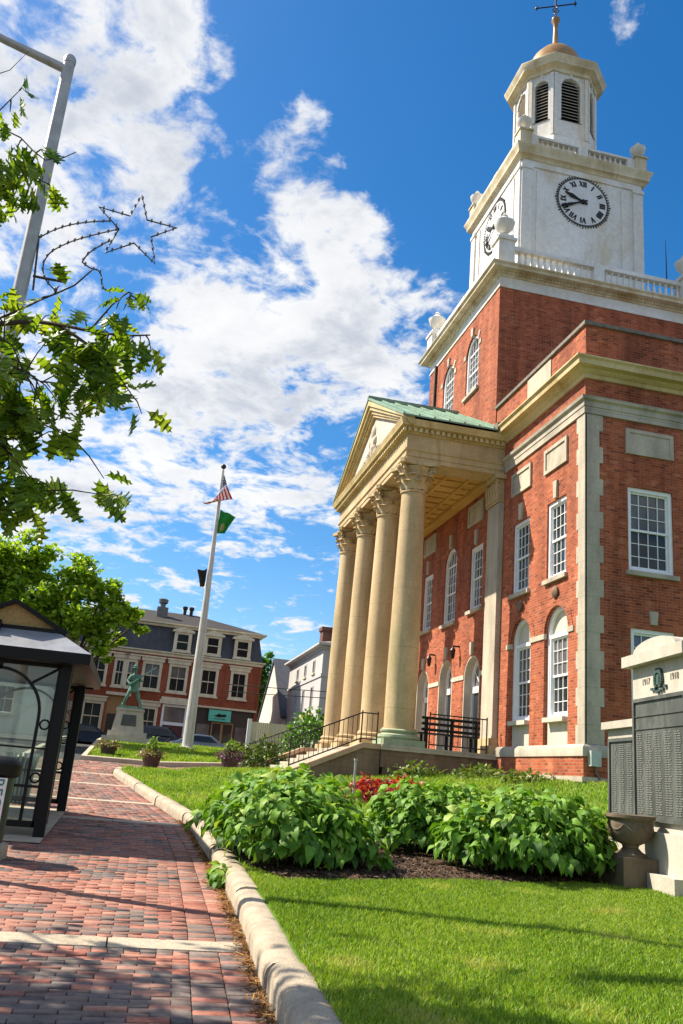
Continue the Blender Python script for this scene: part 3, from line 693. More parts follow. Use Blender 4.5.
# cupola: eight sides, four broad and four narrow, each with a louvred arch
hb, wb_ = 1.50, .75
def octo(k=0.0):
    e = hb + k; w = wb_ + k * .414
    return [(TC[0] + a, TC[1] + b) for a, b in ((-w, -e), (w, -e), (e, -w), (e, w), (w, e), (-w, e), (-e, w), (-e, -w))]
oc = octo(); m = MB()
m.sweep(octo(), [(-.25, 25.3), (.14, 25.3), (.14, 25.82), (.05, 26.27), (-.25, 26.32)], True)
cup = m.build('cupola', MT['white'], CH)
for i in range(8):
    p0, p1 = Vector(oc[i]), Vector(oc[(i + 1) % 8]); d = (p1 - p0); ln = d.length; d.normalize(); nin = (-d.y, d.x)
    pl = PL(((p0.x + p1.x) / 2, (p0.y + p1.y) / 2), (d.x, d.y), nin); h = ln / 2; aw = h * .56
    MB().wall(pl, rect(-h, h, 26.27, 29.58), [arch(-aw, aw, 28.87 - .0, 27.12)], 0, .22).build('cupola_wall', MT['white'], cup)
    m = MB().bp(pl, -h + .0, -h + .13, -.07, .0, 26.32, 29.42); m.bp(pl, h - .13, h, -.07, .0, 26.32, 29.42); m.ring(pl, arch(-aw - .08, aw + .08, 28.87, 27.12), arch(-aw, aw, 28.87, 27.12), -.03, .02)
    m.bp(pl, -.05, .05, -.06, .02, 28.87 + aw, 29.47); m.build('trim', MT['white'], cup)
    m = MB(); z = 27.16
    while z < 28.87 + aw - .05:
        w = aw if z < 28.87 else math.sqrt(max(.001, aw * aw - (z - 28.87) ** 2))
        P = [pl.p(-w, .03, z), pl.p(w, .03, z), pl.p(w, .16, z + .12), pl.p(-w, .16, z + .12)]
        m.box8(P + [(a, b, c + .022) for a, b, c in P]); z += .155
    m.build('louver', MT['tym'], cup)
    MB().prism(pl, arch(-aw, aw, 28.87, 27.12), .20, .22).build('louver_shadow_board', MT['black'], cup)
MB().sweep(octo(), [(-.3, 29.47), (.08, 29.47), (.1, 29.62), (.16, 29.66), (.34, 29.7), (.36, 29.84), (.46, 29.98), (.46, 30.04), (-.3, 30.22)], True).build('cornice', MT['stained'], cup)
MB().lathe((TC[0], TC[1], 0), [(1.34, 30.1), (1.33, 30.5), (1.24, 30.54), (1.22, 30.8), (1.15, 31.2), (1.0, 31.58), (.75, 31.9), (.45, 32.12), (.2, 32.24), (.1, 32.28)], 32).build('dome', MT['dome'], cup)
m = MB().lathe((TC[0], TC[1], 0), [(.26, 32.2), (.2, 32.42), (.13, 32.6), (.10, 33.4), (.12, 33.75), (.19, 33.86), (.19, 33.98), (.08, 34.08), (.04, 34.2), (.035, 36.6), (.001, 36.7)], 12)
m.build('spire', MT['dome'], cup)
m = MB()
for a in (1.12, 1.12 + PI / 2):
    ca, sa = math.cos(a), math.sin(a); m.tube([(TC[0] - .85 * ca, TC[1] - .85 * sa, 34.75), (TC[0] + .85 * ca, TC[1] + .85 * sa, 34.75)], .03, 6)
    for s in (-1, 1):
        x, y = TC[0] + s * .85 * ca, TC[1] + s * .85 * sa; m.ball((x, y, 34.75), .07, 8); m.tube([(x, y, 34.62), (x, y, 34.9)], .025, 6)
for a in range(4): m.tube([(TC[0], TC[1], 34.3), (TC[0] + .16 * math.cos(a * PI / 2), TC[1] + .16 * math.sin(a * PI / 2), 34.5), (TC[0], TC[1], 34.7)], .02, 5)
m.prism(PL(TC, (math.cos(1.2), math.sin(1.2)), (-math.sin(1.2), math.cos(1.2))), [(-.8, 35.5), (-.3, 35.6), (.6, 35.55), (.95, 35.7), (.6, 35.85), (-.3, 35.8), (-.8, 35.9)], -.015, .015)
m.build('weathervane', MT['iron'], cup)
# porch side railing and step railings
def railing(pts, h, name, label, loc, cat='railing', n=None, rail2=.12):
    t = thing(name, label, cat, loc)
    P = [Vector(p) for p in pts]; m = MB()
    m.tube([p + Vector((0, 0, h)) for p in P], .02, 6); m.tube([p + Vector((0, 0, rail2)) for p in P], .02, 6)
    m.build('handrail', MT['iron'], t); first = None
    for a, b in zip(P[:-1], P[1:]):
        k = max(2, int((b - a).length / .14))
        for i in range(1, k):
            q = a.lerp(b, i / k)
            if first is None: first = (MB().tube([q + Vector((0, 0, rail2)), q + Vector((0, 0, h))], .010, 5).build('baluster', MT['iron'], t), q)
            else: o = first[0].copy(); COL.objects.link(o); o.parent = t; o.location = q - first[1]
    for p in P: MB().tube([p, p + Vector((0, 0, h + .06))], .022, 6).build('post', MT['iron'], t)
    return t
railing([(-5.06, -2.05, 1.6), (-5.06, -.35, 1.6)], .95, 'iron_railing', 'black iron railing along the open side of the porch floor', (-5.06, -1.2, 1.6))
railing([(-5.3, -5.9, .72), (-5.3, -3.95, 1.6), (-5.3, -3.5, 1.6)], .82, 'iron_railing', 'sloping iron railing on the wall beside the porch steps, under the nearest column', (-5.3, -4.7, 1.2))
railing([(-14.15, -5.9, .72), (-14.15, -3.95, 1.6), (-14.15, -3.5, 1.6)], .82, 'iron_railing', 'sloping iron railing on the far side of the porch steps, under the farthest column', (-14.15, -4.7, 1.2))
# bench on the porch
bt = thing('bench', 'black slatted bench on the porch behind the side railing', 'bench', (-5.5, -1.25, 1.6))
m = MB()
for z in (.50, .66, .82): m.box(-5.36, -5.31, -2.2, -.45, 1.6 + z, 1.6 + z + .075)
m.build('backrest', MT['black'], bt)
m = MB()
for x in (-5.8, -5.69, -5.58, -5.47): m.box(x, x + .09, -2.2, -.45, 2.02, 2.06)
m.build('seat', MT['black'], bt)
for y in (-2.05, -1.3, -.55): MB().box(-5.40, -5.32, y - .04, y + .04, 1.6, 2.48).build('leg', MT['black'], bt); MB().box(-5.82, -5.75, y - .035, y + .035, 1.6, 2.02).build('leg', MT['black'], bt)
# ================================================================== GROUND
def grid(name, xs, yfun, ny, zf, mat, kind='structure', thick=0):
    V = []; F = []
    for x in xs:
        y0, y1 = yfun(x)
        for j in range(ny + 1): y = y0 + (y1 - y0) * j / ny; V.append((x, y, zf(x, y)))
    n = ny + 1
    for i in range(len(xs) - 1):
        for j in range(ny): F.append((i * n + j, i * n + j + 1, (i + 1) * n + j + 1, (i + 1) * n + j))
    m = MB(); m.add(V, F, True); o = m.build(name, mat); o['kind'] = kind; return o
def ground_mat(name, stops, sc=3, bs=.3, rough=.9):
    m, nt, b = nmat(name); n1 = noise(nt, sc, 6, .65); n2 = noise(nt, sc * 22, 3)
    col = ramp(nt, n1, stops); col = mixc(nt, 1.0, col, ramp(nt, n2, [(.3, (.75, .75, .75)), (.7, (1.2, 1.2, 1.2))]), 'MULTIPLY')
    L(nt, col, b.inputs['Base Color']); b.inputs['Roughness'].default_value = rough; b.inputs['Specular IOR Level'].default_value = .2; bump(nt, b, n2, bs, .02); return m
MT['asphalt'] = ground_mat('asphalt', [(.3, (.04, .04, .04)), (.7, (.065, .063, .06))])
MT['turf'] = ground_mat('turf', [(.3, (.06, .13, .012)), (.7, (.12, .20, .025))], 1.5)
MT['mulch'] = ground_mat('mulch', [(.3, (.045, .026, .016)), (.7, (.10, .06, .038))], 5, .6)
MT['sand'] = ground_mat('sandy_joint', [(.3, (.13, .085, .06)), (.7, (.24, .16, .11))], 2, .5)
MT['concrete'] = ground_mat('pale_concrete', [(.3, (.36, .30, .22)), (.7, (.50, .43, .33))], 2, .15)
MT['granite'] = ground_mat('kerb_granite', [(.25, (.20, .165, .125)), (.42, (.36, .30, .225)), (.7, (.50, .425, .32))], 4.5, .5)
S = lambda a, b, n: [a + (b - a) * k / n for k in range(n + 1)]
far = MB(); rr = [(60, 0), (140, 0), (300, 0), (700, 0), (1500, 0)]
V = []; F = []
xs = [-1500, -600, -250, -120] + S(-80, 30, 55) + [60, 200]; ys = [-1500, -500, -150, -70] + S(-40, 30, 35) + [70, 150, 500, 1500]
o = MB(); n = len(ys)
o.add([(x, y, H(x, min(12, max(-30, y))) - (.22 if not -46 < x < -29 else .9)) for x in xs for y in ys], [(i * n + j, i * n + j + 1, (i + 1) * n + j + 1, (i + 1) * n + j) for i in range(len(xs) - 1) for j in range(n - 1)], True)
o = o.build('ground', MT['asphalt']); o['kind'] = 'structure'
grid('street', S(-60, 28, 44), lambda x: (-26, -13.6), 4, lambda x, y: H(x, y) - .12, MT['asphalt'])
grid('cross_street', S(-43.4, -31.3, 8), lambda x: (-26, 14), 10, lambda x, y: H(x, y) - .62, MT['asphalt'])
grid('pavement', S(-13.9, 22, 60), lambda x: (-13.6, kerbY(x) if x > -9.8 else -5.9 + (0 if x < -10.2 else 0)), 10, lambda x, y: H(x, y) - .03, MT['sand'])
grid('pavement', S(-45.6, -43.4, 2), lambda x: (-26, 14), 10, lambda x, y: H(x, y) + .02, MT['concrete'])
grid('lawn', S(-10.0, 20, 75), lambda x: (kerbY(x) + .2, 9), 36, lambda x, y: lawnz(x, y), MT['turf'])
FLY0 = -11.6
grid('lawn', S(-31.2, -14.3, 34), lambda x: (FLY0, 6), 18, lambda x, y: H(x, y) + .10, MT['turf'])
# light concrete strip in front of the far lawn, on the left and behind it
m = MB()
m.sweep([(-31.4, FLY0 - .02), (-14.15, FLY0 - .02), (-14.15, 0)], [(0, -.2), (.16, -.2), (.16, .15), (0, .15)], flip=1)
m.v = [(x, y, z + H(x, y)) for x, y, z in m.v]
def subdiv_sweep(path, step):
    out = []
    for a, b in zip(path[:-1], path[1:]):
        k = max(1, int((Vector(b) - Vector(a)).length / step))
        out += [tuple(Vector(a).lerp(Vector(b), i / k)) for i in range(k)]
    return out + [path[-1]]
m = MB(); m.sweep(subdiv_sweep([(-31.4, FLY0), (-14.15, FLY0), (-14.15, 0)], 1.2), [(-.02, -.2), (.16, -.2), (.16, .13), (.12, .15), (-.02, .15)])
m.v = [(x, y, z + H(x, y)) for x, y, z in m.v]; o = m.build('kerb', MT['concrete']); o['kind'] = 'structure'
# walkway edge strip before the kerb (pale band) and the granite kerb in separate stones with rounded tops
def smooth_path(P, step):
    P = [Vector(p) for p in P]; out = []
    for i in range(len(P) - 1):
        p0, p1, p2, p3 = P[max(i - 1, 0)], P[i], P[i + 1], P[min(i + 2, len(P) - 1)]
        k = max(1, round((p2 - p1).length / step))
        for j in range(k):
            t = j / k; out.append(.5 * ((2 * p1) + (p2 - p0) * t + (2 * p0 - 5 * p1 + 4 * p2 - p3) * t * t + (3 * p1 - p0 - 3 * p2 + p3) * t ** 3))
    return out + [P[-1]]
KP = smooth_path(KN, .3)
m = MB(); prof = [(.0, -.25), (.0, .09), (.012, .13), (.045, .16), (.10, .172), (.175, .172), (.225, .158), (.255, .13), (.262, .09), (.262, -.25)]
i = 0
while i < len(KP) - 2:
    k = min(len(KP) - 1, i + random.choice((4, 5, 5, 6)))
    seg = [p.copy() for p in KP[i:k + 1]]
    d = (seg[1] - seg[0]).normalized(); seg[0] += d * .016; d = (seg[-1] - seg[-2]).normalized(); seg[-1] -= d * .016
    jz = random.uniform(-.010, .010); jo = random.uniform(-.012, .012); q = MB().sweep(seg, [(o + jo, z + jz) for o, z in prof], flip=1)
    q.v = [(x + random.uniform(-.0015, .0015), y + random.uniform(-.0015, .0015), z + H(x, y - .1) + random.uniform(-.0015, .0015)) for x, y, z in q.v]; q.sm = [True] * len(q.f); m.add(q.v, q.f, True); i = k
o = m.build('kerb', MT['granite']); o['kind'] = 'structure'
# ---- brick paving: every brick real geometry with its own colour
def brick_pave_mat():
    m, nt, b = nmat('paving_brick'); at = nt.nodes.new('ShaderNodeAttribute'); at.attribute_name = 'rnd'
    col = ramp(nt, at.outputs['Fac'], [(0, (.070, .058, .058)), (.18, (.12, .092, .086)), (.36, (.18, .115, .095)), (.46, (.21, .092, .066)), (.62, (.29, .095, .062)), (.8, (.35, .125, .077)), (1, (.40, .19, .13))])
    n = noise(nt, 30, 4); n2 = noise(nt, 2.2, 6, .7); n5 = noise(nt, .7, 6, .7); col = mixc(nt, 1.0, col, ramp(nt, n5, [(.35, (.62, .60, .60)), (.6, (1.08, 1.06, 1.05))]), 'MULTIPLY')
    col = mixc(nt, 1.0, col, ramp(nt, n, [(.3, (.7, .7, .7)), (.7, (1.2, 1.2, 1.2))]), 'MULTIPLY')
    col = mixc(nt, ramp(nt, n2, [(.45, (0, 0, 0)), (.75, (.55, .55, .55))]), col, (.30, .225, .17))
    L(nt, col, b.inputs['Base Color']); b.inputs['Roughness'].default_value = .75; bump(nt, b, n, .35, .008); return m
MT['paver'] = brick_pave_mat()
bands = [12.03, 3.0, -.7, -4.9, -8.6]
def pave():
    V = []; F = []; Rn = []
    def brick(x0, x1, y0, y1, grey):
        tilt = rng.normal(0, .0035, 4); base = rng.normal(0, .002); e = .0035; k = len(V) * 0
        b0 = len(V); cz = [H(x, y) + .0 for x, y in ((x0, y0), (x1, y0), (x1, y1), (x0, y1))]
        for (x, y), z in zip(((x0, y0), (x1, y0), (x1, y1), (x0, y1)), cz): V.append((x, y, z - .05))
        for (x, y), z in zip(((x0, y0), (x1, y0), (x1, y1), (x0, y1)), cz): V.append((x, y, z - .004 + base))
        for i, ((x, y), z) in enumerate(zip(((x0 + e, y0 + e), (x1 - e, y0 + e), (x1 - e, y1 - e), (x0 + e, y1 - e)), cz)): V.append((x, y, z + base + tilt[i]))
        for q in ((0, 1, 5, 4), (1, 2, 6, 5), (2, 3, 7, 6), (3, 0, 4, 7), (4, 5, 9, 8), (5, 6, 10, 9), (6, 7, 11, 10), (7, 4, 8, 11), (8, 9, 10, 11)): F.append([b0 + i for i in q])
        r = rng.random(); r = (rng.random() * .40 if rng.random() < grey else .48 + rng.random() * .5); Rn.extend([r] * 12)
    x = 15.6; row = 0
    while x > -13.7:
        skip = any(abs(x - .05 - b) < .17 for b in bands)
        if not skip:
            gx = .62 if x > 12.0 else (.30 + .28 * math.sin(x * 1.7) * (1 if x > 9 else .6) if x > 6 else .42)
            yk = kerbY(x) if x > -10.0 else -6.0
            ye = yk - .02 - (.412 if x > -9 else 0)
            y = ye
            if row % 2 and not any(abs(x - .05 - b) < .30 for b in bands): brick(x - .078, x, y - .107, y, gx); y -= .113
            ymin = -12.9 if x > -3 else -11.6
            wl = .225
            soldier = any(abs(x - .05 - b) < .30 for b in bands)
            if soldier: wl = .11
            while y > ymin:
                l = wl * rng.uniform(.96, 1.03); brick(x - .078, x, y - l + .006, y, gx + rng.normal(0, .05)); y -= l
            if x > -9:          # border: two columns set the other way
                for cidx in range(2):
                    if row % 2 == cidx or True:
                        yy = yk - .02 - cidx * .205; brick(x - .078, x, yy - .20, yy - .003, gx * .9)
        x -= .083 if not skip else .05; row += 1
    V = np.array(V); F = np.array(F); o = mesh_np('pavement', V, F, MT['paver'], None, np.array(Rn)); o['kind'] = 'structure'
pave()
m = MB()
for b in bands:
    y = kerbY(b) - .03
    while y > -12.8:
        l = random.uniform(.75, 1.3); n = 4
        for k in range(n):
            ya, yb = y - l * k / n, y - l * (k + 1) / n + (.012 if k == n - 1 else 0)
            P = [(b - .155, ya), (b + .155, ya), (b + .155, yb), (b - .155, yb)]
            m.box8([(x, yy, H(x, yy) - .06) for x, yy in P] + [(x, yy, H(x, yy) + .004) for x, yy in P])
        y -= l
o = m.build('pavement', MT['concrete']); o['kind'] = 'structure'
# concrete pad of the shelter
grid('pavement', S(1.9, 6.6, 10), lambda x: (-13.3, -11.02), 5, lambda x, y: H(x, y) + .012, MT['concrete'])
grid('pavement', S(-44, 24, 60), lambda x: (-13.75, -13.55), 1, lambda x, y: H(x, y) + .02, MT['concrete'])

# ---- mulch bed round the shrubs
bed = [(9.75, -8.45), (9.5, -6.6), (9.3, -5.6), (8.9, -4.5), (8.6, -3.3), (7.2, -3.2), (6.2, -4.6), (5.6, -6.2), (5.9, -7.6), (6.6, -8.5), (8.2, -8.7)]
bp_ = smooth_path(bed + [bed[0]], .25)
m = MB(); c = Vector((7.6, -6.2)); rings = 8; V = []; F = []; n = len(bp_) - 1
for r in range(rings + 1):
    for k in range(n): p = c.lerp(bp_[k], r / rings); V.append((p.x, p.y, lawnz(p.x, p.y) + .012 + (.03 if r < rings else -.02)))
for r in range(rings):
    for k in range(n): F.append((r * n + k, r * n + (k + 1) % n, (r + 1) * n + (k + 1) % n, (r + 1) * n + k))
o = MB().add(V, F, True).build('mulch_bed', MT['mulch']); o['kind'] = 'structure'
def in_poly(P, x, y):
    c = np.zeros(len(x), bool); n = len(P)
    for i in range(n):
        x0, y0 = P[i]; x1, y1 = P[(i + 1) % n]
        t = ((y0 > y) != (y1 > y)) & (x < (x1 - x0) * (y - y0) / (y1 - y0 + 1e-12) + x0); c ^= t
    return c
def zvec(fn, x, y): return np.array([fn(a, b) for a, b in zip(x, y)])
# mulch chips
BPoly = [(p.x, p.y) for p in bp_[:-1]]
x = rng.uniform(5.4, 9.9, 16000); y = rng.uniform(-8.8, -3, 16000); k = in_poly(BPoly, x, y); x, y = x[k], y[k]
pos = np.stack([x, y, zvec(lawnz, x, y) + .045], 1); n = len(pos)
R = frames(rng.normal(0, 1, (n, 3)) * [1, 1, .25], np.tile([0, 0, 1.], (n, 1)) + rng.normal(0, .3, (n, 3)))
tv = np.array([(-.3, -1, 0), (.3, -.9, .1), (.35, 1, 0), (-.25, .9, .12)]); tf = np.array([[0, 1, 2, 3]])
o = scatter('mulch_chips', tv, tf, pos, R, rng.uniform(.012, .035, n), leaf_mat('bark_chip', [(.03, .016, .01), (.09, .05, .03), (.16, .10, .065)], .0, .8), None, False); o['kind'] = 'stuff'
# ---- grass
MT['grass'] = leaf_mat('grass_blade', [(.10, .19, .012), (.19, .33, .022), (.28, .40, .04), (.40, .41, .12)], .4, .6)
def grass(name, n, xr, yr, hgt, excl=None, zf=lawnz, wid=.004, yfn=None, sizefn=None):
    x = rng.uniform(*xr, n); y = rng.uniform(*yr, n)
    if yfn is not None:
        k = y > np.interp(x, [p[0] for p in KN[:11]][::-1], [p[1] for p in KN[:11]][::-1]) + .222; x, y = x[k], y[k]
    if excl is not None: k = ~in_poly(excl, x, y); x, y = x[k], y[k]
    # keep what the frame could show, with a margin
    gx = np.linspace(*xr, 60); gy = np.linspace(*yr, 60); Z = np.array([[zf(a, b) for b in gy] for a in gx])
    ix = np.clip((x - xr[0]) / (xr[1] - xr[0]) * 59, 0, 58.999); iy = np.clip((y - yr[0]) / (yr[1] - yr[0]) * 59, 0, 58.999)
    a, b = ix.astype(int), iy.astype(int); fx, fy = ix - a, iy - b
    z = Z[a, b] * (1 - fx) * (1 - fy) + Z[a + 1, b] * fx * (1 - fy) + Z[a, b + 1] * (1 - fx) * fy + Z[a + 1, b + 1] * fx * fy
    n = len(x); an = rng.uniform(0, 2 * PI, n); h = hgt * rng.uniform(.55, 1.25, n) * (1 + .25 * np.sin(x * 2.1 + 1.3 * np.sin(y * 1.7)) * np.sin(y * 2.6)); lean = rng.uniform(.1, .9, n)
    w = wid * rng.uniform(.7, 1.3, n); px, py = np.cos(an), np.sin(an); bx = rng.uniform(0, 2 * PI, n); lx, ly = np.cos(bx) * lean * h, np.sin(bx) * lean * h
    V = np.empty((n, 5, 3))
    V[:, 0] = np.stack([x - px * w, y - py * w, z - .01], 1); V[:, 1] = np.stack([x + px * w, y + py * w, z - .01], 1)
    V[:, 2] = np.stack([x + px * w * .8 + lx * .35, y + py * w * .8 + ly * .35, z + h * .62], 1); V[:, 3] = np.stack([x - px * w * .8 + lx * .35, y - py * w * .8 + ly * .35, z + h * .62], 1)
    V[:, 4] = np.stack([x + lx, y + ly, z + h], 1)
    b = (np.arange(n) * 5)[:, None]
    F = np.concatenate([b + np.array([[0, 1, 2]]), b + np.array([[0, 2, 3]]), b + np.array([[3, 2, 4]])])
    patch = np.clip(np.sin(x * 3.1 + 2 * np.sin(y * 1.9)) * np.sin(y * 3.7 + 1.5 * np.sin(x * 2.3)) - .55, 0, 1); dry = (rng.random(n) < .05) * .6; rn = np.clip(.34 + dry + 1.1 * patch + .18 * np.sin(x * 1.3 + np.sin(y * 2.3) * 1.2) * np.cos(y * 1.1) + rng.normal(0, .22, n), 0, 1)
    o = mesh_np(name, V.reshape(-1, 3), F, MT['grass'], None, np.repeat(rn, 5)); o['kind'] = 'stuff'; return o
grass('grass', 260000, (9.0, 15.2), (-9.2, -3.6), .042, BPoly, yfn=1, wid=.0040)
grass('grass', 90000, (-10, 9.0), (-10.4, 1.0), .07, BPoly, yfn=1, wid=.010)
grass('grass', 50000, (-31, -14.4), (FLY0 + .05, 5), .09, None, lambda x, y: H(x, y) + .10, wid=.02)
# ragged grass and straw along the kerb foot
kp = np.array([[p.x, p.y] for p in KP]); n = 5000; i = rng.integers(0, 48, n); x = kp[i, 0] + rng.uniform(-.2, .2, n); yk = np.interp(x, kp[::-1, 0], kp[::-1, 1]); y = yk - np.abs(rng.normal(0, .05, n)) - .005
pos = np.stack([x, y, zvec(H, x, y) + rng.uniform(.0, .015, n)], 1); R = frames(rng.normal(0, 1, (n, 3)) * [1, .8, .25], np.tile([0, 0, 1.], (n, 1)) + rng.normal(0, .4, (n, 3)))
tv = np.array([(-.12, -1, 0), (.12, -1, 0), (.1, 1, .1), (-.1, 1, .1)])
o = scatter('leaf_litter', tv, tf, pos, R, rng.uniform(.012, .04, n), leaf_mat('dry_litter', [(.10, .04, .012), (.28, .13, .035), (.42, .24, .08)], .1, .8), None, False); o['kind'] = 'stuff'

# ================================================================== PLANTS
def leaf_template(L_=1.0, W=.62, heart=True, nl=7, droop=.35, fold=.10):
    V = []; F = []
    for i in range(nl + 1):
        t = i / nl
        w = W * .5 * (math.sin(PI * min(1, t * .93 + .07) ** .72) ** .9 if t < 1 else 0.0)
        if heart and i == 0: w = W * .22
        y = L_ * t; z = -droop * L_ * t * t + .10 * math.sin(PI * t)
        if heart and i == 0: pass
        for s in (-1, -.5, 0, .5, 1):
            wob = .025 * math.sin(t * 9 + s * 3)
            V.append((s * w, y - (abs(s) * .08 if i == 0 else 0), z + abs(s) * w * fold * 2 - abs(s) ** 2 * .05 * (t) + wob * abs(s)))
    for i in range(nl):
        for k in range(4): F.append((i * 5 + k, i * 5 + k + 1, i * 5 + k + 6, i * 5 + k + 5))
    return np.array(V), np.array(F)
LV, LF = leaf_template(W=.62, droop=.32)
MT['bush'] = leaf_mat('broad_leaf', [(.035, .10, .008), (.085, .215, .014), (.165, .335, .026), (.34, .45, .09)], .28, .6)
MT['stem'] = plain('stem', (.07, .09, .03), .7)
def bush(name, label, cat, mounds, nleaf, size, mat=None, group=None, zf=lawnz, cutoff=-.15):
    """broad leaves overlapping like tiles on one or more mounds"""
    cx_, cy_ = mounds[0][0], mounds[0][1]; z0 = zf(cx_, cy_)
    t = thing(name, label, cat, (cx_, cy_, z0), group=group); P = []; Dv = []; U = []; rn = []
    tot = sum(m[2] * m[3] for m in mounds); st = MB()
    for (mx, my, rx, ry, h) in mounds:
        zb = zf(mx, my); k = int(nleaf * rx * ry / tot)
        for _ in range(k):
            u = rng.uniform(cutoff, 1); a = rng.uniform(0, 2 * PI); sn = math.sqrt(max(0, 1 - u * u)); nrm = np.array([math.cos(a) * sn, math.sin(a) * sn, u])
            lump = 1 + .13 * math.sin(3 * a + mx * 7 + u * 2) * sn + .12 * math.sin(6 * a + u * 7 + my * 3) + .06 * math.sin(13 * a + 11 * u)
            q = rng.uniform(.45, 1.08) ** .5 * lump
            p = np.array([mx + nrm[0] * rx * q, my + nrm[1] * ry * q, zb + h * (.28 + .62 * max(u, -.3) * q + .02)])
            if p[2] < zb + .04: p[2] = zb + rng.uniform(.05, .2)
            o = np.array([nrm[0], nrm[1], 0]) + rng.normal(0, .75, 3) * [1, 1, .0]; o /= max(1e-3, np.linalg.norm(o))
            dr = -.15 - .55 * (1 - max(0, u)) + rng.normal(0, .38)
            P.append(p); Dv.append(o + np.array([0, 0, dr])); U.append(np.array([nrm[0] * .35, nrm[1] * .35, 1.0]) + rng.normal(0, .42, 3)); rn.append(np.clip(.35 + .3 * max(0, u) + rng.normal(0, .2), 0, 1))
        for _ in range(26):
            a = rng.uniform(0, 2 * PI); s = rng.uniform(.3, .85); e = (mx + math.cos(a) * rx * s, my + math.sin(a) * ry * s, zb + h * (.75 - .4 * s))
            st.tube([(mx + math.cos(a) * .12, my + math.sin(a) * .12, zb - .03), ((mx + e[0]) / 2, (my + e[1]) / 2, zb + h * .38), e], [.012, .010, .007], 5)
    P = np.array(P); n = len(P)
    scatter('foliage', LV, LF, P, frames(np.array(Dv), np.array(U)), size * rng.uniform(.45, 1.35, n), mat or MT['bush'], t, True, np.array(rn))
    st.build('stems', MT['stem'], t); return t
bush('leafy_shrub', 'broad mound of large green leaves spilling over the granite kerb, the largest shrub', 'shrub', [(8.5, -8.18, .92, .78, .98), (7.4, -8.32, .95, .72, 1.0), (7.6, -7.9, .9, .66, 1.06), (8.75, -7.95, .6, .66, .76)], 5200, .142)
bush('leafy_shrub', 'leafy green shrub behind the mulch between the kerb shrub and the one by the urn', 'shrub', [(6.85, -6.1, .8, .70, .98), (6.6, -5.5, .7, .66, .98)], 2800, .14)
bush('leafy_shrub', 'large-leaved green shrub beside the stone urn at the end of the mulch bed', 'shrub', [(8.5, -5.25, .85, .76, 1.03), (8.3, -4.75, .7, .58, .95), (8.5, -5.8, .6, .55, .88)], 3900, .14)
# small leaf clump growing through the kerb
bush('hosta', 'small straggling leafy clump growing out between kerb and brick path', 'plant', [(9.1, -8.98, .30, .10, .22)], 45, .12, zf=H)
sl = leaf_template(1, .5, False, 4, .2, .1)
def shrub(name, label, cat, x, y, z, rx, ry, h, n, size, cols, trans=.25, group=None, parent=None, pname='foliage', low=.1):
    t = parent or thing(name, label, cat, (x, y, z), group=group)
    u = rng.uniform(-.3, 1, n); a = rng.uniform(0, 2 * PI, n); sn = np.sqrt(np.maximum(0, 1 - u * u)); q = rng.uniform(.2, 1, n) ** .4 * (1 + .15 * np.sin(a * 4 + u * 5))
    pos = np.stack([x + np.cos(a) * sn * rx * q, y + np.sin(a) * sn * ry * q, z + h * np.maximum(low * .3, low + (1 - low) * u * q)], 1)
    d = np.stack([np.cos(a) * sn, np.sin(a) * sn, u * .5], 1) + rng.normal(0, .6, (n, 3))
    scatter(pname, sl[0], sl[1], pos, frames(d, np.tile([0, 0, 1.], (n, 1)) + rng.normal(0, .5, (n, 3))), size * rng.uniform(.6, 1.3, n), leaf_mat(name + '_leaf', cols, trans), t)
    return t
G1 = [(.03, .08, .008), (.07, .16, .014), (.13, .25, .025)]
def with_stems(t, x, y, z, h, n=7, sp=.2):
    m = MB()
    for k in range(n): a = 2 * PI * k / n; m.tube([(x + .02 * math.cos(a), y + .02 * math.sin(a), z - .03), (x + sp * math.cos(a), y + sp * math.sin(a), z + h * .6)], [.014, .006], 5)
    m.build('stems', MT['stem'], t)
# red-leaved bedding
for i, (x, y, w, lab) in enumerate(((-.6, -4.9, .7, 'low clump of crimson-leaved bedding plants, the one nearer the thin white stake'), (-.4, -4.2, .7, 'low clump of crimson-leaved bedding plants, the one nearer the brick wall'))):
    z = lawnz(x, y); t = shrub('bedding_plant', lab, 'plant', x, y, z, .5, w * .7, .45, 480, .13, [(.16, .008, .016), (.40, .02, .035), (.52, .09, .06)], .25, 'crimson bedding plants'); with_stems(t, x, y, z, .3)
# green tufts at the foot of the foundation
for i, (x, y, lab, h) in enumerate(((-4.3, -2.6, 'small yellow-green tuft at the foot of the porch foundation', .4), (-3.2, -1.2, 'low weedy green clump below the porch railing', .28), (-1.4, -.75, 'low weedy green clump at the foot of the brick plinth', .25), (2.2, -2.6, 'low green clump on the bank behind the shrubs', .45))):
    z = lawnz(x, y); t = shrub('low_plant', lab, 'plant', x, y, z, .5, .7, h, 220, .14, [(.05, .10, .012), (.12, .20, .03), (.24, .26, .06)]); with_stems(t, x, y, z, .25)
p = atD(312, 735, 44); z = H(p.x, p.y)
t = shrub('round_shrub', 'rounded bright green shrub beyond the porch steps before the grey house', 'shrub', p.x, p.y, z, 1.5, 1.4, 2.4, 2600, .22, [(.05, .13, .01), (.10, .24, .02), (.16, .33, .03)]); with_stems(t, p.x, p.y, z, 1.8, 8, .6)
p = hit(264, 768); z = H(p.x, p.y)
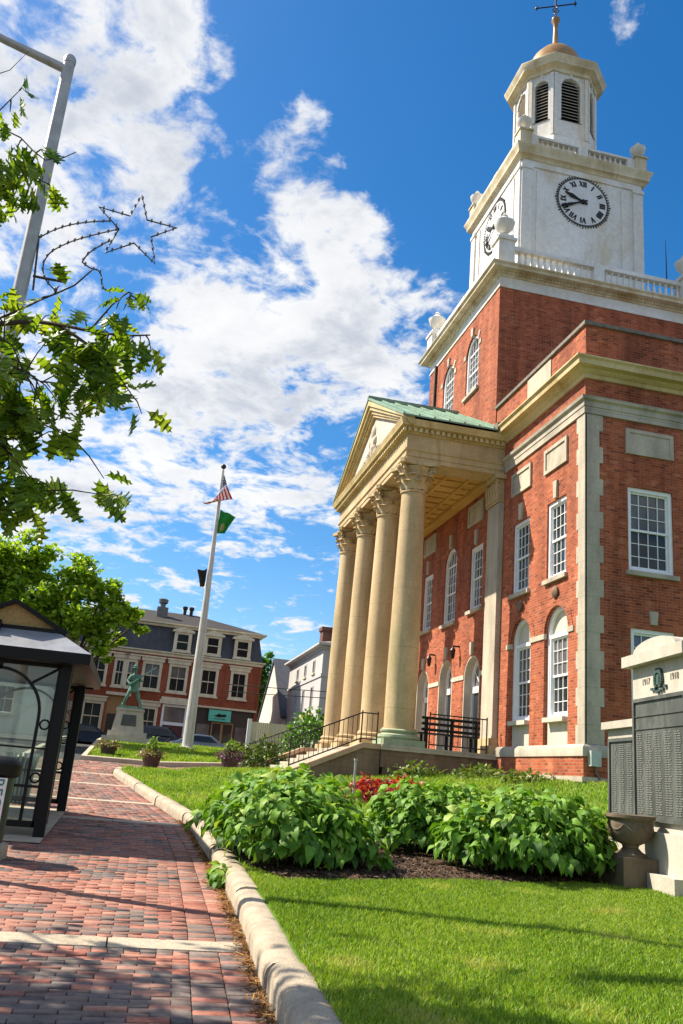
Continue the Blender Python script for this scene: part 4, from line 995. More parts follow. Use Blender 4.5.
for i, (dx, dy, s, lab) in enumerate(((0, 0, 1, 'bushy dark green plant at the foot of the porch steps'), (-.8, -.75, .75, 'yellow-green bushy plant between the steps and the flower tub'))):
    t = shrub('low_shrub', lab, 'shrub', p.x + dx, p.y + dy, z, .7 * s, .75 * s, 1.0 * s, 700, .16, [(.03, .07, .012), (.07, .13, .02), (.14, .19, .04)] if i == 0 else [(.08, .13, .02), (.16, .24, .03), (.25, .3, .06)]); with_stems(t, p.x + dx, p.y + dy, z, .6)
# ---- oak: trunk outside the frame, limbs reaching over the path
def oak_leaf():
    half = [(0, .0), (.03, .12), (.10, .2), (.16, .30), (.30, .27), (.22, .36), (.13, .40), (.24, .52), (.40, .52), (.36, .60), (.16, .58), (.17, .68), (.34, .78), (.28, .83), (.12, .76), (.10, .86), (.15, .97), (.06, .93), (0, 1.06)]
    V = []; F = []
    for x, y in half: V.append((0, y, .03 - .25 * y * y)); V.append((x, y, .03 + .12 * x - .25 * y * y)); V.append((-x, y, .03 + .12 * x - .25 * y * y))
    for i in range(len(half) - 1):
        a, b = i * 3, (i + 1) * 3; F.append((a, a + 1, b + 1, b)); F.append((a, b, b + 2, a + 2))
    return np.array(V), np.array(F)
OV, OF = oak_leaf()
MT['bark'] = stone_mat('bark', (.10, .075, .055), (.04, .03, .022), None, 5, .9, .8)
MT['oakleaf'] = leaf_mat('oak_leaf', [(.08, .17, .014), (.125, .235, .018), (.185, .30, .026), (.27, .37, .05)], .5, .45, (1.6, 1.45, .5))
OAK = (11.6, -14.6)
t = thing('oak_tree', 'oak tree with lobed leaves whose branches hang into the upper left of the view', 'tree', (OAK[0], OAK[1], zp(11.6)))
g0 = zp(11.6)
MB().tube([(OAK[0], OAK[1], g0 - .1), (OAK[0], OAK[1], g0 + .4), (OAK[0] + .05, OAK[1] + .05, g0 + 2), (OAK[0] + .1, OAK[1], g0 + 5), (OAK[0], OAK[1] - .1, g0 + 8.5)], [.42, .30, .26, .2, .06], 12).build('trunk', MT['bark'], t)
lp = []; ld = []; lu = []; lr = []
br = MB()
def twig_leaves(p, d, n=6, s=.17):
    n = max(2, int(n * .58))
    for k in range(n):
        dd = np.array(d) + rng.normal(0, .75, 3); dd[2] -= .6; lp.append(np.array(p) + rng.normal(0, .035, 3)); ld.append(dd); lu.append(np.array([0, 0, 1.]) + rng.normal(0, .55, 3)); lr.append(s * rng.uniform(.9, 1.35))
def branch(pts, r0, clusters, spread=.14, s=.17, n=6):
    P = [Vector(p) for p in pts]; Q = smooth_path([tuple(p) for p in P], .15) if len(P) > 2 else P
    k = len(Q); br.tube(Q, [r0 * (1 - .75 * i / (k - 1)) for i in range(k)], 6)
    for c in range(clusters):
        f = rng.uniform(.15, 1) * (k - 1); i = min(k - 2, int(f)); b = Q[i].lerp(Q[i + 1], f - i)
        e = b + Vector(rng.normal(0, spread, 3)) + Vector((0, 0, -.04)); br.tube([b, b.lerp(e, .5) + Vector((0, 0, .02)), e], [.006, .005, .003], 4); d = (e - b).normalized(); twig_leaves(e, tuple(d), n, s)
# twig tips found on the photograph, laid out at about six metres from the lens
def A(px, py, t=6.0): return atD(px, py, t)
lim = Vector((12.4, -13.0, 4.6))
branch([(OAK[0], OAK[1], 3.6), lim, A(-60, 150, 6.1), A(5, 130), A(45, 160, 5.9), A(76, 152, 5.8)], .014, 14, .07, .16, 7)
branch([A(-60, 150, 6.1), A(0, 165), A(30, 175), A(50, 185)], .012, 14, .08, .15, 7)
branch([A(-50, 120), A(0, 110), A(20, 90)], .010, 9, .06, .14, 6)
branch([A(-50, 200), A(-5, 190), A(20, 178)], .010, 8, .06, .14, 6)
branch([A(-60, 90), A(10, 70, 6.1), A(28, 52, 6.1)], .006, 0)
branch([A(-60, 185), A(5, 192), A(28, 202)], .006, 0)
branch([(OAK[0], OAK[1], 3.0), (12.2, -13.0, 3.4), A(-60, 330, 6.1), A(0, 318), A(40, 300), A(75, 285, 5.9), A(92, 270, 5.9)], .022, 16, .08, .165, 6)
branch([A(-20, 325), A(40, 322), A(85, 330, 5.9), A(125, 336, 5.9), A(150, 335, 5.8)], .02, 14, .06, .155, 6)
branch([A(60, 326), A(95, 350, 5.9), A(118, 375, 5.9), A(132, 395, 5.9)], .014, 15, .07, .165, 6)
branch([A(92, 328), A(112, 305), A(128, 292), A(138, 300)], .008, 6, .04, .12, 5)
branch([A(70, 345), A(90, 372), A(85, 405)], .010, 6, .06, .16, 6)
branch([A(-40, 360), A(10, 365), A(45, 385), A(65, 410)], .012, 17, .15, .17, 7)
branch([A(-50, 400), A(5, 410), A(45, 425), A(75, 440)], .012, 17, .15, .17, 7)
branch([A(-50, 430), A(0, 445), A(25, 470), A(45, 495)], .010, 17, .13, .17, 7)
branch([A(-50, 480), A(-5, 490), A(15, 510), A(22, 525)], .015, 10, .07, .165, 6)
branch([A(-60, 300), A(-15, 330), A(12, 345), A(25, 380)], .012, 12, .15, .17, 7)
branch([A(-30, 380), A(5, 430), A(8, 470)], .012, 12, .09, .17, 7)
# the rest of the crown, left of the frame
for k in range(30):
    a = rng.uniform(0, 2 * PI); e = Vector((OAK[0] + 2.4 * math.cos(a) * rng.uniform(.5, 1), OAK[1] - .2 + 2.3 * math.sin(a) * rng.uniform(.5, 1), rng.uniform(3.2, 9.5)))
    q = e - CAM; px = 341.5 + FPX * q.dot(CR) / q.dot(CF)
    if px > -150: continue
    branch([(OAK[0], OAK[1], rng.uniform(2.6, 6)), Vector(OAK + (0,)).lerp(e, .5) + Vector((0, 0, 3.0)), e], .05, 20, .36, .17, 6)
br.build('branch', MT['bark'], t)
lp = np.array(lp); scatter('foliage', OV, OF, lp, frames(np.array(ld), np.array(lu)), np.array(lr), MT['oakleaf'], t)
# ---- broad crowns farther off
qv = np.array([(-.5, 0, 0), (0, .38, .12), (.5, .1, 0), (.1, -.38, -.08)]); qf = np.array([[0, 1, 2, 3]])
def crown_tree(name, label, x, y, z, h, trunk_h, blobs, n, size, cols, trans=.3, group=None):
    t = thing(name, label, 'tree', (x, y, z), group=group)
    tr = MB().tube([(x, y, z - .2), (x + .05, y, z + trunk_h * .6), (x, y + .1, z + trunk_h), (x, y, z + h * .75)], [.035 * h, .026 * h, .022 * h, .006 * h], 10); tr.build('trunk', MT['bark'], t)
    P = []; b2 = MB(); w = np.array([b[3] ** 2 for b in blobs]); w = w / w.sum()
    for (bx, by, bz, r), f in zip(blobs, w):
        b2.tube([(x, y, z + trunk_h * .8), ((x + bx) / 2, (y + by) / 2, (z + trunk_h + bz) / 2), (bx, by, bz)], [.012 * h, .008 * h, .004 * h], 6)
        ns = max(6, int(n * f / 90))
        for _ in range(ns):     # leaf clumps
            d = rng.normal(0, 1, 3); d /= np.linalg.norm(d); c = np.array([bx, by, bz]) + d * r * rng.uniform(.35, 1.05) * [1, 1, .8]
            P.append(c + rng.normal(0, r * .16, (90, 3)) * [1, 1, .7])
    b2.build('branch', MT['bark'], t)
    P = np.concatenate(P); m_ = len(P); d = rng.normal(0, 1, (m_, 3)) * [1, 1, .5]
    o = scatter('foliage', qv, qf, P, frames(d, np.tile([0, 0, 1.], (m_, 1)) + rng.normal(0, .6, (m_, 3))), size * rng.uniform(.6, 1.4, m_), leaf_mat(name + '_leaf', cols, trans), t, False); return t
def blobs_px(l): return [tuple(atD(px, py, t)) + (r,) for px, py, t, r in l]
gz = zp(-25)
crown_tree('shade_tree', 'spreading bright green shade tree rising behind the glass bus shelter', -24.8, -13.6, gz, 8.2, 2.6,
    blobs_px([(40, 575, 42, 1.5), (80, 575, 42, 1.3), (15, 558, 42, 1.5), (-25, 565, 42, 1.6), (105, 590, 42, 1.0), (60, 610, 41, 1.7), (110, 615, 42, 1.2), (130, 615, 42.5, .75), (20, 620, 41, 1.7), (90, 635, 41, .8), (138, 622, 43, .6), (105, 652, 41, .6), (-20, 590, 42, 1.8), (-30, 640, 41, 1.6), (30, 650, 42, 1.2), (118, 640, 43, .45)]), 30000, .23, [(.09, .19, .012), (.18, .33, .022), (.28, .44, .035), (.39, .52, .06)], .45)
p = atD(260, 690, 82)
crown_tree('leafy_tree', 'bright green tree seen between the mansard block and the white gable', p.x, p.y, zp(p.x), 11, 3, blobs_px([(258, 670, 82, 1.6), (266, 664, 82, 1.3), (262, 695, 82, 1.8), (254, 715, 82, 1.6), (270, 685, 83, 1.3)]), 6000, .3, [(.04, .12, .01), (.08, .22, .02), (.14, .32, .03)], .3)
# ================================================================== OTHER BUILDINGS
class TP(PL): pass
def part(m, name, mat, par, label=None): return m.build(name, MT[mat] if isinstance(mat, str) else mat, par, label)
# ---- mansard block
hB = math.radians(-3.8); uB = (math.sin(hB), math.cos(hB)); nB = (-uB[1], uB[0])
BO = (-45.17, -1.70); PB = PL(BO, uB, nB); gB = 1.8
MBK = thing('brick_block', 'long dark red brick block with slate mansard roof, dormers and a corner shop', 'building', (BO[0], BO[1], gB))
MT['slate'] = stone_mat('slate', (.075, .078, .09), (.045, .046, .055), None, 3, .6, .3)
MT['roofing'] = stone_mat('dark_shingle', (.036, .031, .028), (.024, .02, .019), None, 3, .85, .3)
MT['trim'] = stone_mat('buff_trim', (.72, .63, .46), (.55, .46, .32), None, 3, .7, .1)
MT['shopdark'] = plain('shopfront_dark', (.035, .022, .018), .5)
MT['tan'] = plain('tan_wood', (.35, .19, .07), .6)
W0 = -14.6
win2 = [(-12.15, -10.85), (-10.45, -8.85), (-8.5, -7.14), (-6.66, -5.28), (-4.45, -3.11), (-2.23, -.96)]
d1s = [(-12.15, -10.7), (-8.25, -7.03)]
MB().wall(PB, rect(W0, 0, gB - .6, 7.95), [rect(a, b, 5.47, 7.42) for a, b in win2] + [rect(a, b, 2.3, 4.35) for a, b in d1s] + [rect(-10.55, -9.2, gB, 4.85), rect(-6.75, -5.0, gB, 4.6), rect(-4.4, -.25, gB, 4.62)], 0, .22).build('wall', MT['brick_far'], MBK)
MB().quad(PB.p(0, 0, gB - .6), PB.p(0, 11, gB - .6), PB.p(0, 11, 7.95), PB.p(0, 0, 7.95)).quad(PB.p(W0, 0, gB - .6), PB.p(W0, 11, gB - .6), PB.p(W0, 11, 7.95), PB.p(W0, 0, 7.95)).quad(PB.p(W0, 11, gB - .6), PB.p(0, 11, gB - .6), PB.p(0, 11, 7.95), PB.p(W0, 11, 7.95)).build('wall', MT['brick_far'], MBK)
def rloop(a0, a1, d0, d1, z): return [PB.p(a0, d0, z), PB.p(a1, d0, z), PB.p(a1, d1, z), PB.p(a0, d1, z)]
m = MB()
def frustum(m, A_, B_):
    k = len(m.v); m.v += A_ + B_
    for i in range(4): j = (i + 1) % 4; m.f.append((k + i, k + j, k + 4 + j, k + 4 + i)); m.sm.append(False)
    m.f.append((k + 4, k + 5, k + 6, k + 7)); m.sm.append(False); m.f.append((k + 3, k + 2, k + 1, k)); m.sm.append(False)
frustum(m, rloop(W0, 0, 0, 11, 8.2), rloop(W0 + .5, -.35, .5, 10.5, 10.1)); part(m, 'mansard_roof', 'slate', MBK)
m = MB(); frustum(m, rloop(W0 + .15, .1, .1, 10.9, 10.28), rloop(-10.2, -4.6, 5.0, 6.4, 11.85)); part(m, 'roof', 'roofing', MBK)
sq = lambda a0, a1, d0, d1: [PB.p(a0, d0, 0)[:2], PB.p(a1, d0, 0)[:2], PB.p(a1, d1, 0)[:2], PB.p(a0, d1, 0)[:2]]
m = MB().sweep(sq(W0, 0, 0, 11), [(-.1, 7.9), (.05, 7.9), (.08, 8.05), (.22, 8.12), (.22, 8.2), (-.1, 8.24)], True); part(m, 'cornice', 'trim', MBK)
m = MB().sweep(sq(W0 + .35, -.2, .35, 10.6), [(-.2, 10.02), (.1, 10.02), (.15, 10.14), (.34, 10.2), (.34, 10.29), (-.2, 10.3)], True); part(m, 'eaves', 'trim', MBK)
def small_win(par, pl, a0, a1, z0, z1, mat='trim', cols=2, up='pane_far', hood=True, cas=.19, d=.06):
    m = MB().ring(pl, rect(a0, a1, z0, z1), rect(a0 + cas, a1 - cas, z0 + cas * .6, z1 - cas), d - .1, d + .1, True)
    zm = (z0 + z1) / 2; m.bp(pl, a0 + cas, a1 - cas, d + .02, d + .1, zm - .035, zm + .035)
    for k in range(1, cols): a = a0 + cas + (a1 - a0 - 2 * cas) * k / cols; m.bp(pl, a - .015, a + .015, d + .04, d + .1, z0 + .1, z1 - .1)
    w = part(m, 'window', mat, par); part(MB().bp(pl, a0 + cas, a1 - cas, d + .1, d + .12, z0 + .08, zm), 'pane', 'pane_far', w); part(MB().bp(pl, a0 + cas, a1 - cas, d + .085, d + .105, zm + .001, z1 - .1), 'pane', up, w)
    part(MB().bp(pl, a0 - .08, a1 + .08, -.13, d, z0 - .13, z0 - .003), 'sill', 'trim', w)
    if hood: m = MB().bp(pl, a0 - .12, a1 + .12, -.12, .03, z1 + .003, z1 + .26); m.bp(pl, a0 - .2, a1 + .2, -.2, .03, z1 + .26, z1 + .36); part(m, 'hood', 'trim', w)
    return w
for i, (a, b) in enumerate(win2):
    if i == 1: small_win(MBK, PB, a, (a + b) / 2, 5.47, 7.42); small_win(MBK, PB, (a + b) / 2 + .002, b, 5.47, 7.42, up='pane_shade')
    else: small_win(MBK, PB, a, b, 5.47, 7.42, up='pane_shade' if i in (2, 3) else 'pane_far')
for a, b in d1s: small_win(MBK, PB, a, b, 2.3, 4.35)
for a in (-12.1, -6.6, -4.42, -2.23):
    b = a + 1.25; c = (a + b) / 2
    m = MB().bp(PB, a, b, -.04, 1.2, 8.3, 9.75); d = part(m, 'dormer', 'slate', MBK)
    pl2 = PL(PB.p(0, -.06, 0)[:2], uB, nB)
    m = MB().ring(pl2, rect(a, b, 8.3, 9.72), rect(a + .24, b - .24, 8.46, 9.55), -.08, .06, True); m.prism(pl2, [(a - .16, 9.70), (b + .16, 9.70), (b + .16, 9.82), (c, 10.12), (a - .16, 9.82)], -.2, .3); m.bp(pl2, a + .2, b - .2, -.02, .05, 8.98, 9.04)
    m.prism(PL(pl2.p(0, 0, 0)[:2], uB, nB), [(a - .06, 8.26), (b + .06, 8.26), (b + .02, 8.40), (a - .02, 8.40)], -.12, .05); part(m, 'frame', 'trim', d)
    part(MB().bp(pl2, a + .22, b - .22, .0, .03, 8.45, 9.56), 'pane', 'pane_far', d)
# doors and shopfront
m = MB().bp(PB, -10.55, -9.2, .15, .2, gB, 4.85); m = part(m, 'doorway', 'tan', MBK); part(MB().bp(PB, -10.4, -9.6, .1, .149, gB, 3.6), 'door_leaf', 'shopdark', m); part(MB().bp(PB, -10.7, -9.0, -.15, .05, 4.86, 5.06), 'hood', 'trim', m)
m = MB().bp(PB, -6.75, -5.0, .12, .2, gB, 3.2); m = part(m, 'doorway', plain('maroon_door', (.10, .016, .02), .5), MBK); part(MB().bp(PB, -6.7, -5.05, .02, .12, 3.2, 3.42).bp(PB, -6.7, -5.05, .02, .12, 4.45, 4.6).bp(PB, -6.75, -6.6, .0, .12, gB, 4.6).bp(PB, -5.15, -5.0, .0, .12, gB, 4.6), 'frame', 'frame', m); part(MB().bp(PB, -6.6, -5.15, .10, .13, 3.43, 4.44), 'pane', 'pane_shade', m)
m = MB().bp(PB, -7.0, -4.75, -.18, .05, 4.62, 4.9); m.bp(PB, -6.9, -4.85, -.1, .05, 4.9, 5.1); part(m, 'hood', 'trim', MBK)
sf = part(MB().bp(PB, -4.4, -.25, .16, .2, gB, 4.62), 'shopfront', 'shopdark', MBK)
m = MB().bp(PB, -4.5, -.1, -.14, .02, 4.62, 4.76)
k = -4.45
while k < -.15: m.bp(PB, k, k + .07, -.19, -.14, 4.64, 4.73); k += .2
part(m, 'shop_cornice', 'trim', MBK)
for a, b, z0, mm in ((-4.2, -3.3, gB + .5, 'pane_shade'), (-1.45, -.4, gB + .5, 'pane_shade'), (-3.1, -2.5, gB, 'pane_dark'), (-2.35, -1.7, gB, 'pane_dark')): part(MB().bp(PB, a, b, .1, .155, z0, 3.5), 'pane', mm, sf)
part(MB().bp(PB, -3.18, -3.1, .04, .155, gB, 3.65).bp(PB, -2.5, -2.35, .04, .155, gB, 3.65).bp(PB, -1.7, -1.62, .04, .155, gB, 3.65).bp(PB, -3.18, -1.62, .04, .155, 3.62, 3.72), 'frame', 'tan', sf)
p = PB.p(-2.7, -.12, 4.15); SG = thing('shop_sign', 'small teal signboard with a dark emblem above the corner shop door', 'sign', p)
part(MB().bp(PB, -3.48, -1.9, -.17, -.08, 3.77, 4.55), 'board', plain('teal_board', (.10, .50, .38), .5), SG)
m = MB(); m.prism(PB, [(-3.1, 4.14), (-2.95, 4.2), (-2.75, 4.32), (-2.6, 4.25), (-2.3, 4.3), (-2.2, 4.16), (-2.35, 4.1), (-2.8, 4.06)], -.19, -.17); m.bp(PB, -3.05, -2.85, -.19, -.17, 3.92, 3.97); m.bp(PB, -2.8, -2.6, -.19, -.17, 3.92, 3.97); m.bp(PB, -2.55, -2.3, -.19, -.17, 3.92, 3.97); part(m, 'emblem', 'black', SG)
q = PB.p(-7.5, 2.6, 0); m = MB().bp(PB, -7.9, -7.1, 2.3, 3.0, 10.6, 11.75); m.lathe((q[0], q[1], 0), [(.2, 11.75), (.2, 12.0), (.34, 12.08), (.36, 12.35), (.1, 12.45)], 12); part(m, 'roof_vent', plain('galvanised', (.12, .125, .13), .45, .4), MBK)
m = MB()
for a in (-5.6, -5.1): q = PB.p(a, 4.8, 0); m.lathe((q[0], q[1], 0), [(.13, 11.3), (.13, 12.15), (.2, 12.2), (.2, 12.4), (.05, 12.45)], 10)
part(m, 'roof_pipe', 'iron', MBK)
# ---- grey house beyond the porch
GO = (-36.4, 1.0); PGF = PL((0, GO[1]), (1, 0), (0, 1)); PGR = PL((GO[0], 0), (0, 1), (-1, 0)); gg = zp(-38)
GH = thing('grey_house', 'tall pale grey house with small dark windows and a brick chimney', 'building', (GO[0], GO[1], gg))
MT['grey'] = stone_mat('grey_clapboard', (.55, .53, .52), (.46, .44, .43), None, 1, .7, .1, joints=(80, .12))
gx0 = -49.0
gw = [(-39.55, -38.75), (-42.6, -41.8), (-45.6, -44.8)]
fw = [rect(a, b, 7.2, 8.1) for a, b in gw] + [rect(a, b, 4.6, 6.35) for a, b in gw] + [rect(a, b, 2.6, 4.0) for a, b in gw[1:]]
MB().wall(PGF, rect(gx0, GO[0], gg - .5, 8.75), fw, 0, .12).build('wall', MT['grey'], GH)
rw = [rect(2.6, 3.5, 7.2, 8.1), rect(5.2, 6.1, 7.2, 8.1), rect(2.6, 3.5, 4.6, 6.35), rect(5.2, 6.1, 4.6, 6.35)]
MB().wall(PGR, rect(1.0, 9, gg - .5, 8.75), rw, 0, .12).build('wall', MT['grey'], GH)
MB().quad((gx0, 1, gg - .5), (gx0, 9, gg - .5), (gx0, 9, 8.75), (gx0, 1, 8.75)).build('wall', MT['grey'], GH)
for r in fw: (a, z0), (b, _), (_, z1) = r[0], r[1], r[2]; small_win(GH, PGF, a, b, z0, z1, 'grey', hood=False, cas=.09)
for r in rw: (a, z0), (b, _), (_, z1) = r[0], r[1], r[2]; small_win(GH, PGR, a, b, z0, z1, 'grey', hood=False, cas=.09)
gp = [(gx0, 1), (GO[0], 1), (GO[0], 9), (gx0, 9)]
part(MB().sweep(gp, [(-.1, 8.5), (.08, 8.5), (.12, 8.68), (.42, 8.74), (.42, 8.86), (-.1, 8.9)], True), 'eaves', 'grey', GH); part(MB().sweep(gp, [(-.05, 6.75), (.06, 6.75), (.06, 6.95), (-.05, 6.95)], True), 'string_course', 'grey', GH)
m = MB(); c_ = [(gx0 - .4, .6), (GO[0] + .4, .6), (GO[0] + .4, 9.4), (gx0 - .4, 9.4)]
frustum(m, [(x, y, 8.88) for x, y in c_], [(gx0 + 3.5, 4.6, 10.0), (GO[0] - 3.5, 4.6, 10.0), (GO[0] - 3.5, 5.4, 10.0), (gx0 + 3.5, 5.4, 10.0)]); rfh = part(m, 'roof', 'lead', GH)
chx = atY(326.5, 640, 2.2).x; part(MB().box(chx - .5, chx + .5, 1.8, 2.7, 8.9, 10.5).box(chx - .6, chx + .6, 1.7, 2.8, 10.5, 10.75), 'chimney', brick_mat('chimney_brick', [(.16, .05, .04), (.22, .07, .05)], (.2, .15, .13)), rfh)
part(MB().prism(PGR, [(.4, 4.1), (1.0, 4.1), (1.0, 4.45), (.4, 4.3)], 1.5, 3.2), 'door_canopy', 'tan', GH)
# ---- white gabled house
wy = .65
wa, wl, wr = atY(275, 661, wy), atY(259, 722, wy), atY(284, 707, wy)
WPL = PL((0, wy), (1, 0), (0, 1)); gw_ = zp(wa.x); ez = (wl.z + wr.z) / 2 - .3; hw = max(2.2, (wr.x - wl.x) / 2)
WHX = wa.x
WH = thing('white_house', 'narrow white house with a steep gable and dark slate roof', 'building', (WHX, wy, gw_)); MT['whiteclap'] = stone_mat('white_clapboard', (.70, .66, .56), (.6, .56, .47), None, 1, .7, .1, joints=(80, .14))
MB().prism(WPL, [(WHX - hw, gw_ - .5), (WHX + hw, gw_ - .5), (WHX + hw, ez), (WHX, wa.z), (WHX - hw, ez)], 0, 9).build('wall', MT['whiteclap'], WH)
m = MB()
for s in (-1, 1): m.prism(WPL, [(WHX, wa.z + .02), (WHX, wa.z + .22), (WHX + s * (hw + .2), ez - .05), (WHX + s * (hw + .2), ez - .25)], -.12, 9.2)
part(m, 'roof', 'slate', WH)
for a, z in ((-.8, gw_ + 1.0), (.5, gw_ + 1.0)): small_win(WH, WPL, WHX + a, WHX + a + .6, z, z + 1.3, 'whiteclap', hood=False, cas=.08)
small_win(WH, PL((WHX + hw, 0), (0, 1), (-1, 0)), 2.2, 3.0, gw_ + 1.0, gw_ + 2.3, 'whiteclap', hood=False, cas=.08)
# fence and low wall between the house and the lawn
p = atD(262, 745, 50); FN = thing('board_fence', 'low pale board fence standing between the shop corner and grey house', 'fence', (p.x, p.y, zp(p.x)))
fz = zp(p.x); m = MB()
for k in range(26): m.box(p.x - .02, p.x + .02, p.y - .7 + k * .12, p.y - .59 + k * .12, fz - .2, fz + 1.75)
part(m, 'boards', 'trim', FN); part(MB().box(p.x - .12, p.x + .06, p.y - .95, p.y - .72, fz - .2, fz + 1.9).box(p.x - .12, p.x + .06, p.y + 2.45, p.y + 2.65, fz - .2, fz + 1.9), 'post', 'frame', FN)
# ---- pale house over the street, seen through the shelter
PH = (-38, -24); gh = zp(-38); PHF = PL((PH[0], 0), (0, 1), (-1, 0))
PHT = thing('pale_house', 'pale clapboard house across the street, seen through the shelter glass', 'building', (PH[0], -20, gh))
hw2 = [rect(y, y + 1.1, z, z + 1.7) for y in (-24.5, -21.5, -18.5) for z in (gh + 1, gh + 4)]
MB().wall(PHF, rect(-27, -15.6, gh - .5, gh + 7), hw2, 0, .12).build('wall', MT['whiteclap'], PHT)
MB().quad((PH[0], -15.6, gh - .5), (PH[0] - 8, -15.6, gh - .5), (PH[0] - 8, -15.6, gh + 7), (PH[0], -15.6, gh + 7)).build('wall', MT['whiteclap'], PHT)
for r in hw2: (a, z0), (b, _), (_, z1) = r[0], r[1], r[2]; small_win(PHT, PHF, a, b, z0, z1, hood=False, cas=.09)
m = MB(); frustum(m, [(PH[0] + .4, -27.4, gh + 7), (PH[0] + .4, -15.2, gh + 7), (PH[0] - 8.4, -15.2, gh + 7), (PH[0] - 8.4, -27.4, gh + 7)], [(PH[0] - 3.5, -24, gh + 9), (PH[0] - 3.5, -18.6, gh + 9), (PH[0] - 4.5, -18.6, gh + 9), (PH[0] - 4.5, -24, gh + 9)]); part(m, 'roof', 'roofing', PHT)

# ================================================================== THINGS
MT['bronze'] = stone_mat('green_bronze', (.10, .25, .20), (.045, .12, .10), (.2, .36, .29), 5, .55, .2)
MT['pole'] = stone_mat('white_pole_paint', (.66, .64, .60), (.46, .44, .41), None, 3, .4, .05)
MT['greypole'] = plain('grey_galvanised', (.40, .385, .37), .45, .3, .2)
# ---- war memorial
um = (.993, -.117); nm_ = (.117, .993); MO = (8.62, -3.75); PM = PL(MO, um, nm_); zb_ = -.32
def onpl(px, py, pl):
    d = ray(px, py); n = Vector((pl.n[0], pl.n[1], 0)); o = Vector((pl.o[0], pl.o[1], 0)); t = ((o - CAM).dot(n)) / d.dot(n); p = CAM + d * t
    return (p - o).dot(Vector((pl.u[0], pl.u[1], 0))), p.z
a_ = onpl(636, 790, PM)[0]; MO = PM.p(a_, 0, 0)[:2]; PM = PL(MO, um, nm_)
aL = onpl(603, 790, PM)[0]; MW = 2 * onpl(661.5, 682, PM)[0]
MEM = thing('war_memorial', 'pale granite war memorial wall with dark bronze name panels', 'memorial', (MO[0] + .6, MO[1], zb_))
MT['memstone'] = stone_mat('memorial_granite', (.52, .48, .40), (.36, .33, .27), None, 2.5, .75, .12)
MT['plaque'] = stone_mat('weathered_bronze', (.10, .105, .095), (.05, .055, .05), (.16, .17, .155), 4, .45, .15)
zt = onpl(638, 668, PM)[1]; zcap = onpl(640, 663, PM)[1]; zpt = onpl(641, 702, PM)[1]; zpb = onpl(656, 821, PM)[1]
wz = onpl(606, 722, PM)[1]
m = MB().bp(PM, 0, MW, -.02, .6, zb_ - .2, zt); part(m, 'pillar', 'memstone', MEM)
m = MB().bp(PM, -.06, MW + .06, -.15, .7, zt, zt + .14); part(m, 'cap', 'memstone', MEM)
c = MW / 2; pts = [(-.03, zt + .14), (MW + .03, zt + .14), (MW + .03, zt + .16)] + [(c + .58 * math.cos(t), zt + .16 + .14 * math.sin(t)) for t in np.linspace(.0, PI, 13)] + [(-.03, zt + .16)]
MB().prism(PM, pts, -.10, .62).build('cap', MT['memstone'], MEM)
m = MB().bp(PM, -.03, MW + .03, -.30, .72, zb_ - .2, zb_ + .18); m.bp(PM, -.02, MW + .02, -.14, .7, zb_ + .18, zpb - .12); part(m, 'base', 'memstone', MEM)
def plaque(a0, a1, z0, z1, heads):
    m = MB().bp(PM, a0, a1, -.045, .0 if heads else .12, z0, z1); m.ring(PM, rect(a0 - .03, a1 + .03, z0 - .03, z1 + .03), rect(a0 + .015, a1 - .015, z0 + .015, z1 - .015), -.07, .0, True)
    for h in heads: m.bp(PM, a0 + .02, a1 - .02, -.058, -.044, h, h + .012)
    nmb = MB(); z = (heads[-1] if heads else z1) - .05; cols = max(2, int((a1 - a0) / .24)); cw = (a1 - a0 - .08) / cols
    while z > z0 + .05:
        for k in range(cols):
            a = a0 + .05 + k * cw
            for w in (random.uniform(.05, .08), random.uniform(.05, .09)):
                nmb.bp(PM, a, a + w, -.051, -.044, z - .012, z); a += w + .014
        z -= .027
    pq = part(m, 'plaque', 'plaque', MEM); m = nmb; nm = part(m, 'raised_names', plain('worn_bronze', (.17, .175, .16), .45), pq); nm['kind'] = 'stuff'
plaque(.10, MW - .10, zpb + .02, zpt, [zpt - .36 + .16, zpt - .36])
m = MB(); zc = (zpt + zt) / 2 - .02
for s in (-1, 1):
    for k in range(9):
        t = k / 8 * 2.5 - .9; r = .10; x, z = c + s * (.012 + r * math.cos(t) * .72), zc + .03 + r * math.sin(t)
        m.prism(PM, [(x - .022, z - .03), (x + .026, z - .012), (x + .02 * s, z + .036)], -.06, -.02)
m.prism(PM, [(c - .035, zc - .04), (c + .035, zc - .04), (c + .04, zc + .07), (c, zc + .09), (c - .04, zc + .07)], -.055, -.02)
for k in range(6): m.bp(PM, c - .21 + k * .07, c - .15 + k * .07, -.05, -.02, zc - .145 + .012 * (k % 2) + .05 * abs(k - 2.5) / 2.5, zc - .115 + .012 * (k % 2) + .05 * abs(k - 2.5) / 2.5)
part(m, 'wreath', plain('dark_green_bronze', (.045, .085, .07), .5), MEM)
MT['incised'] = plain('incised_grey', (.15, .135, .11), .8)
def text(body, size, mat, parent, mtx, name='lettering', ext=.006):
    cu = bpy.data.curves.new(name, 'FONT'); cu.body = body; cu.size = size; cu.extrude = ext; cu.align_x = 'CENTER'; cu.align_y = 'CENTER'; cu.materials.append(mat)
    o = bpy.data.objects.new(name, cu); COL.objects.link(o); bpy.context.view_layer.update(); me = bpy.data.meshes.new_from_object(o.evaluated_get(bpy.context.evaluated_depsgraph_get())); bpy.data.objects.remove(o); bpy.data.curves.remove(cu)
    o = bpy.data.objects.new(name, me); COL.objects.link(o); o.parent = parent; o.matrix_local = Matrix.Translation(-wloc(parent)) @ mtx; return o
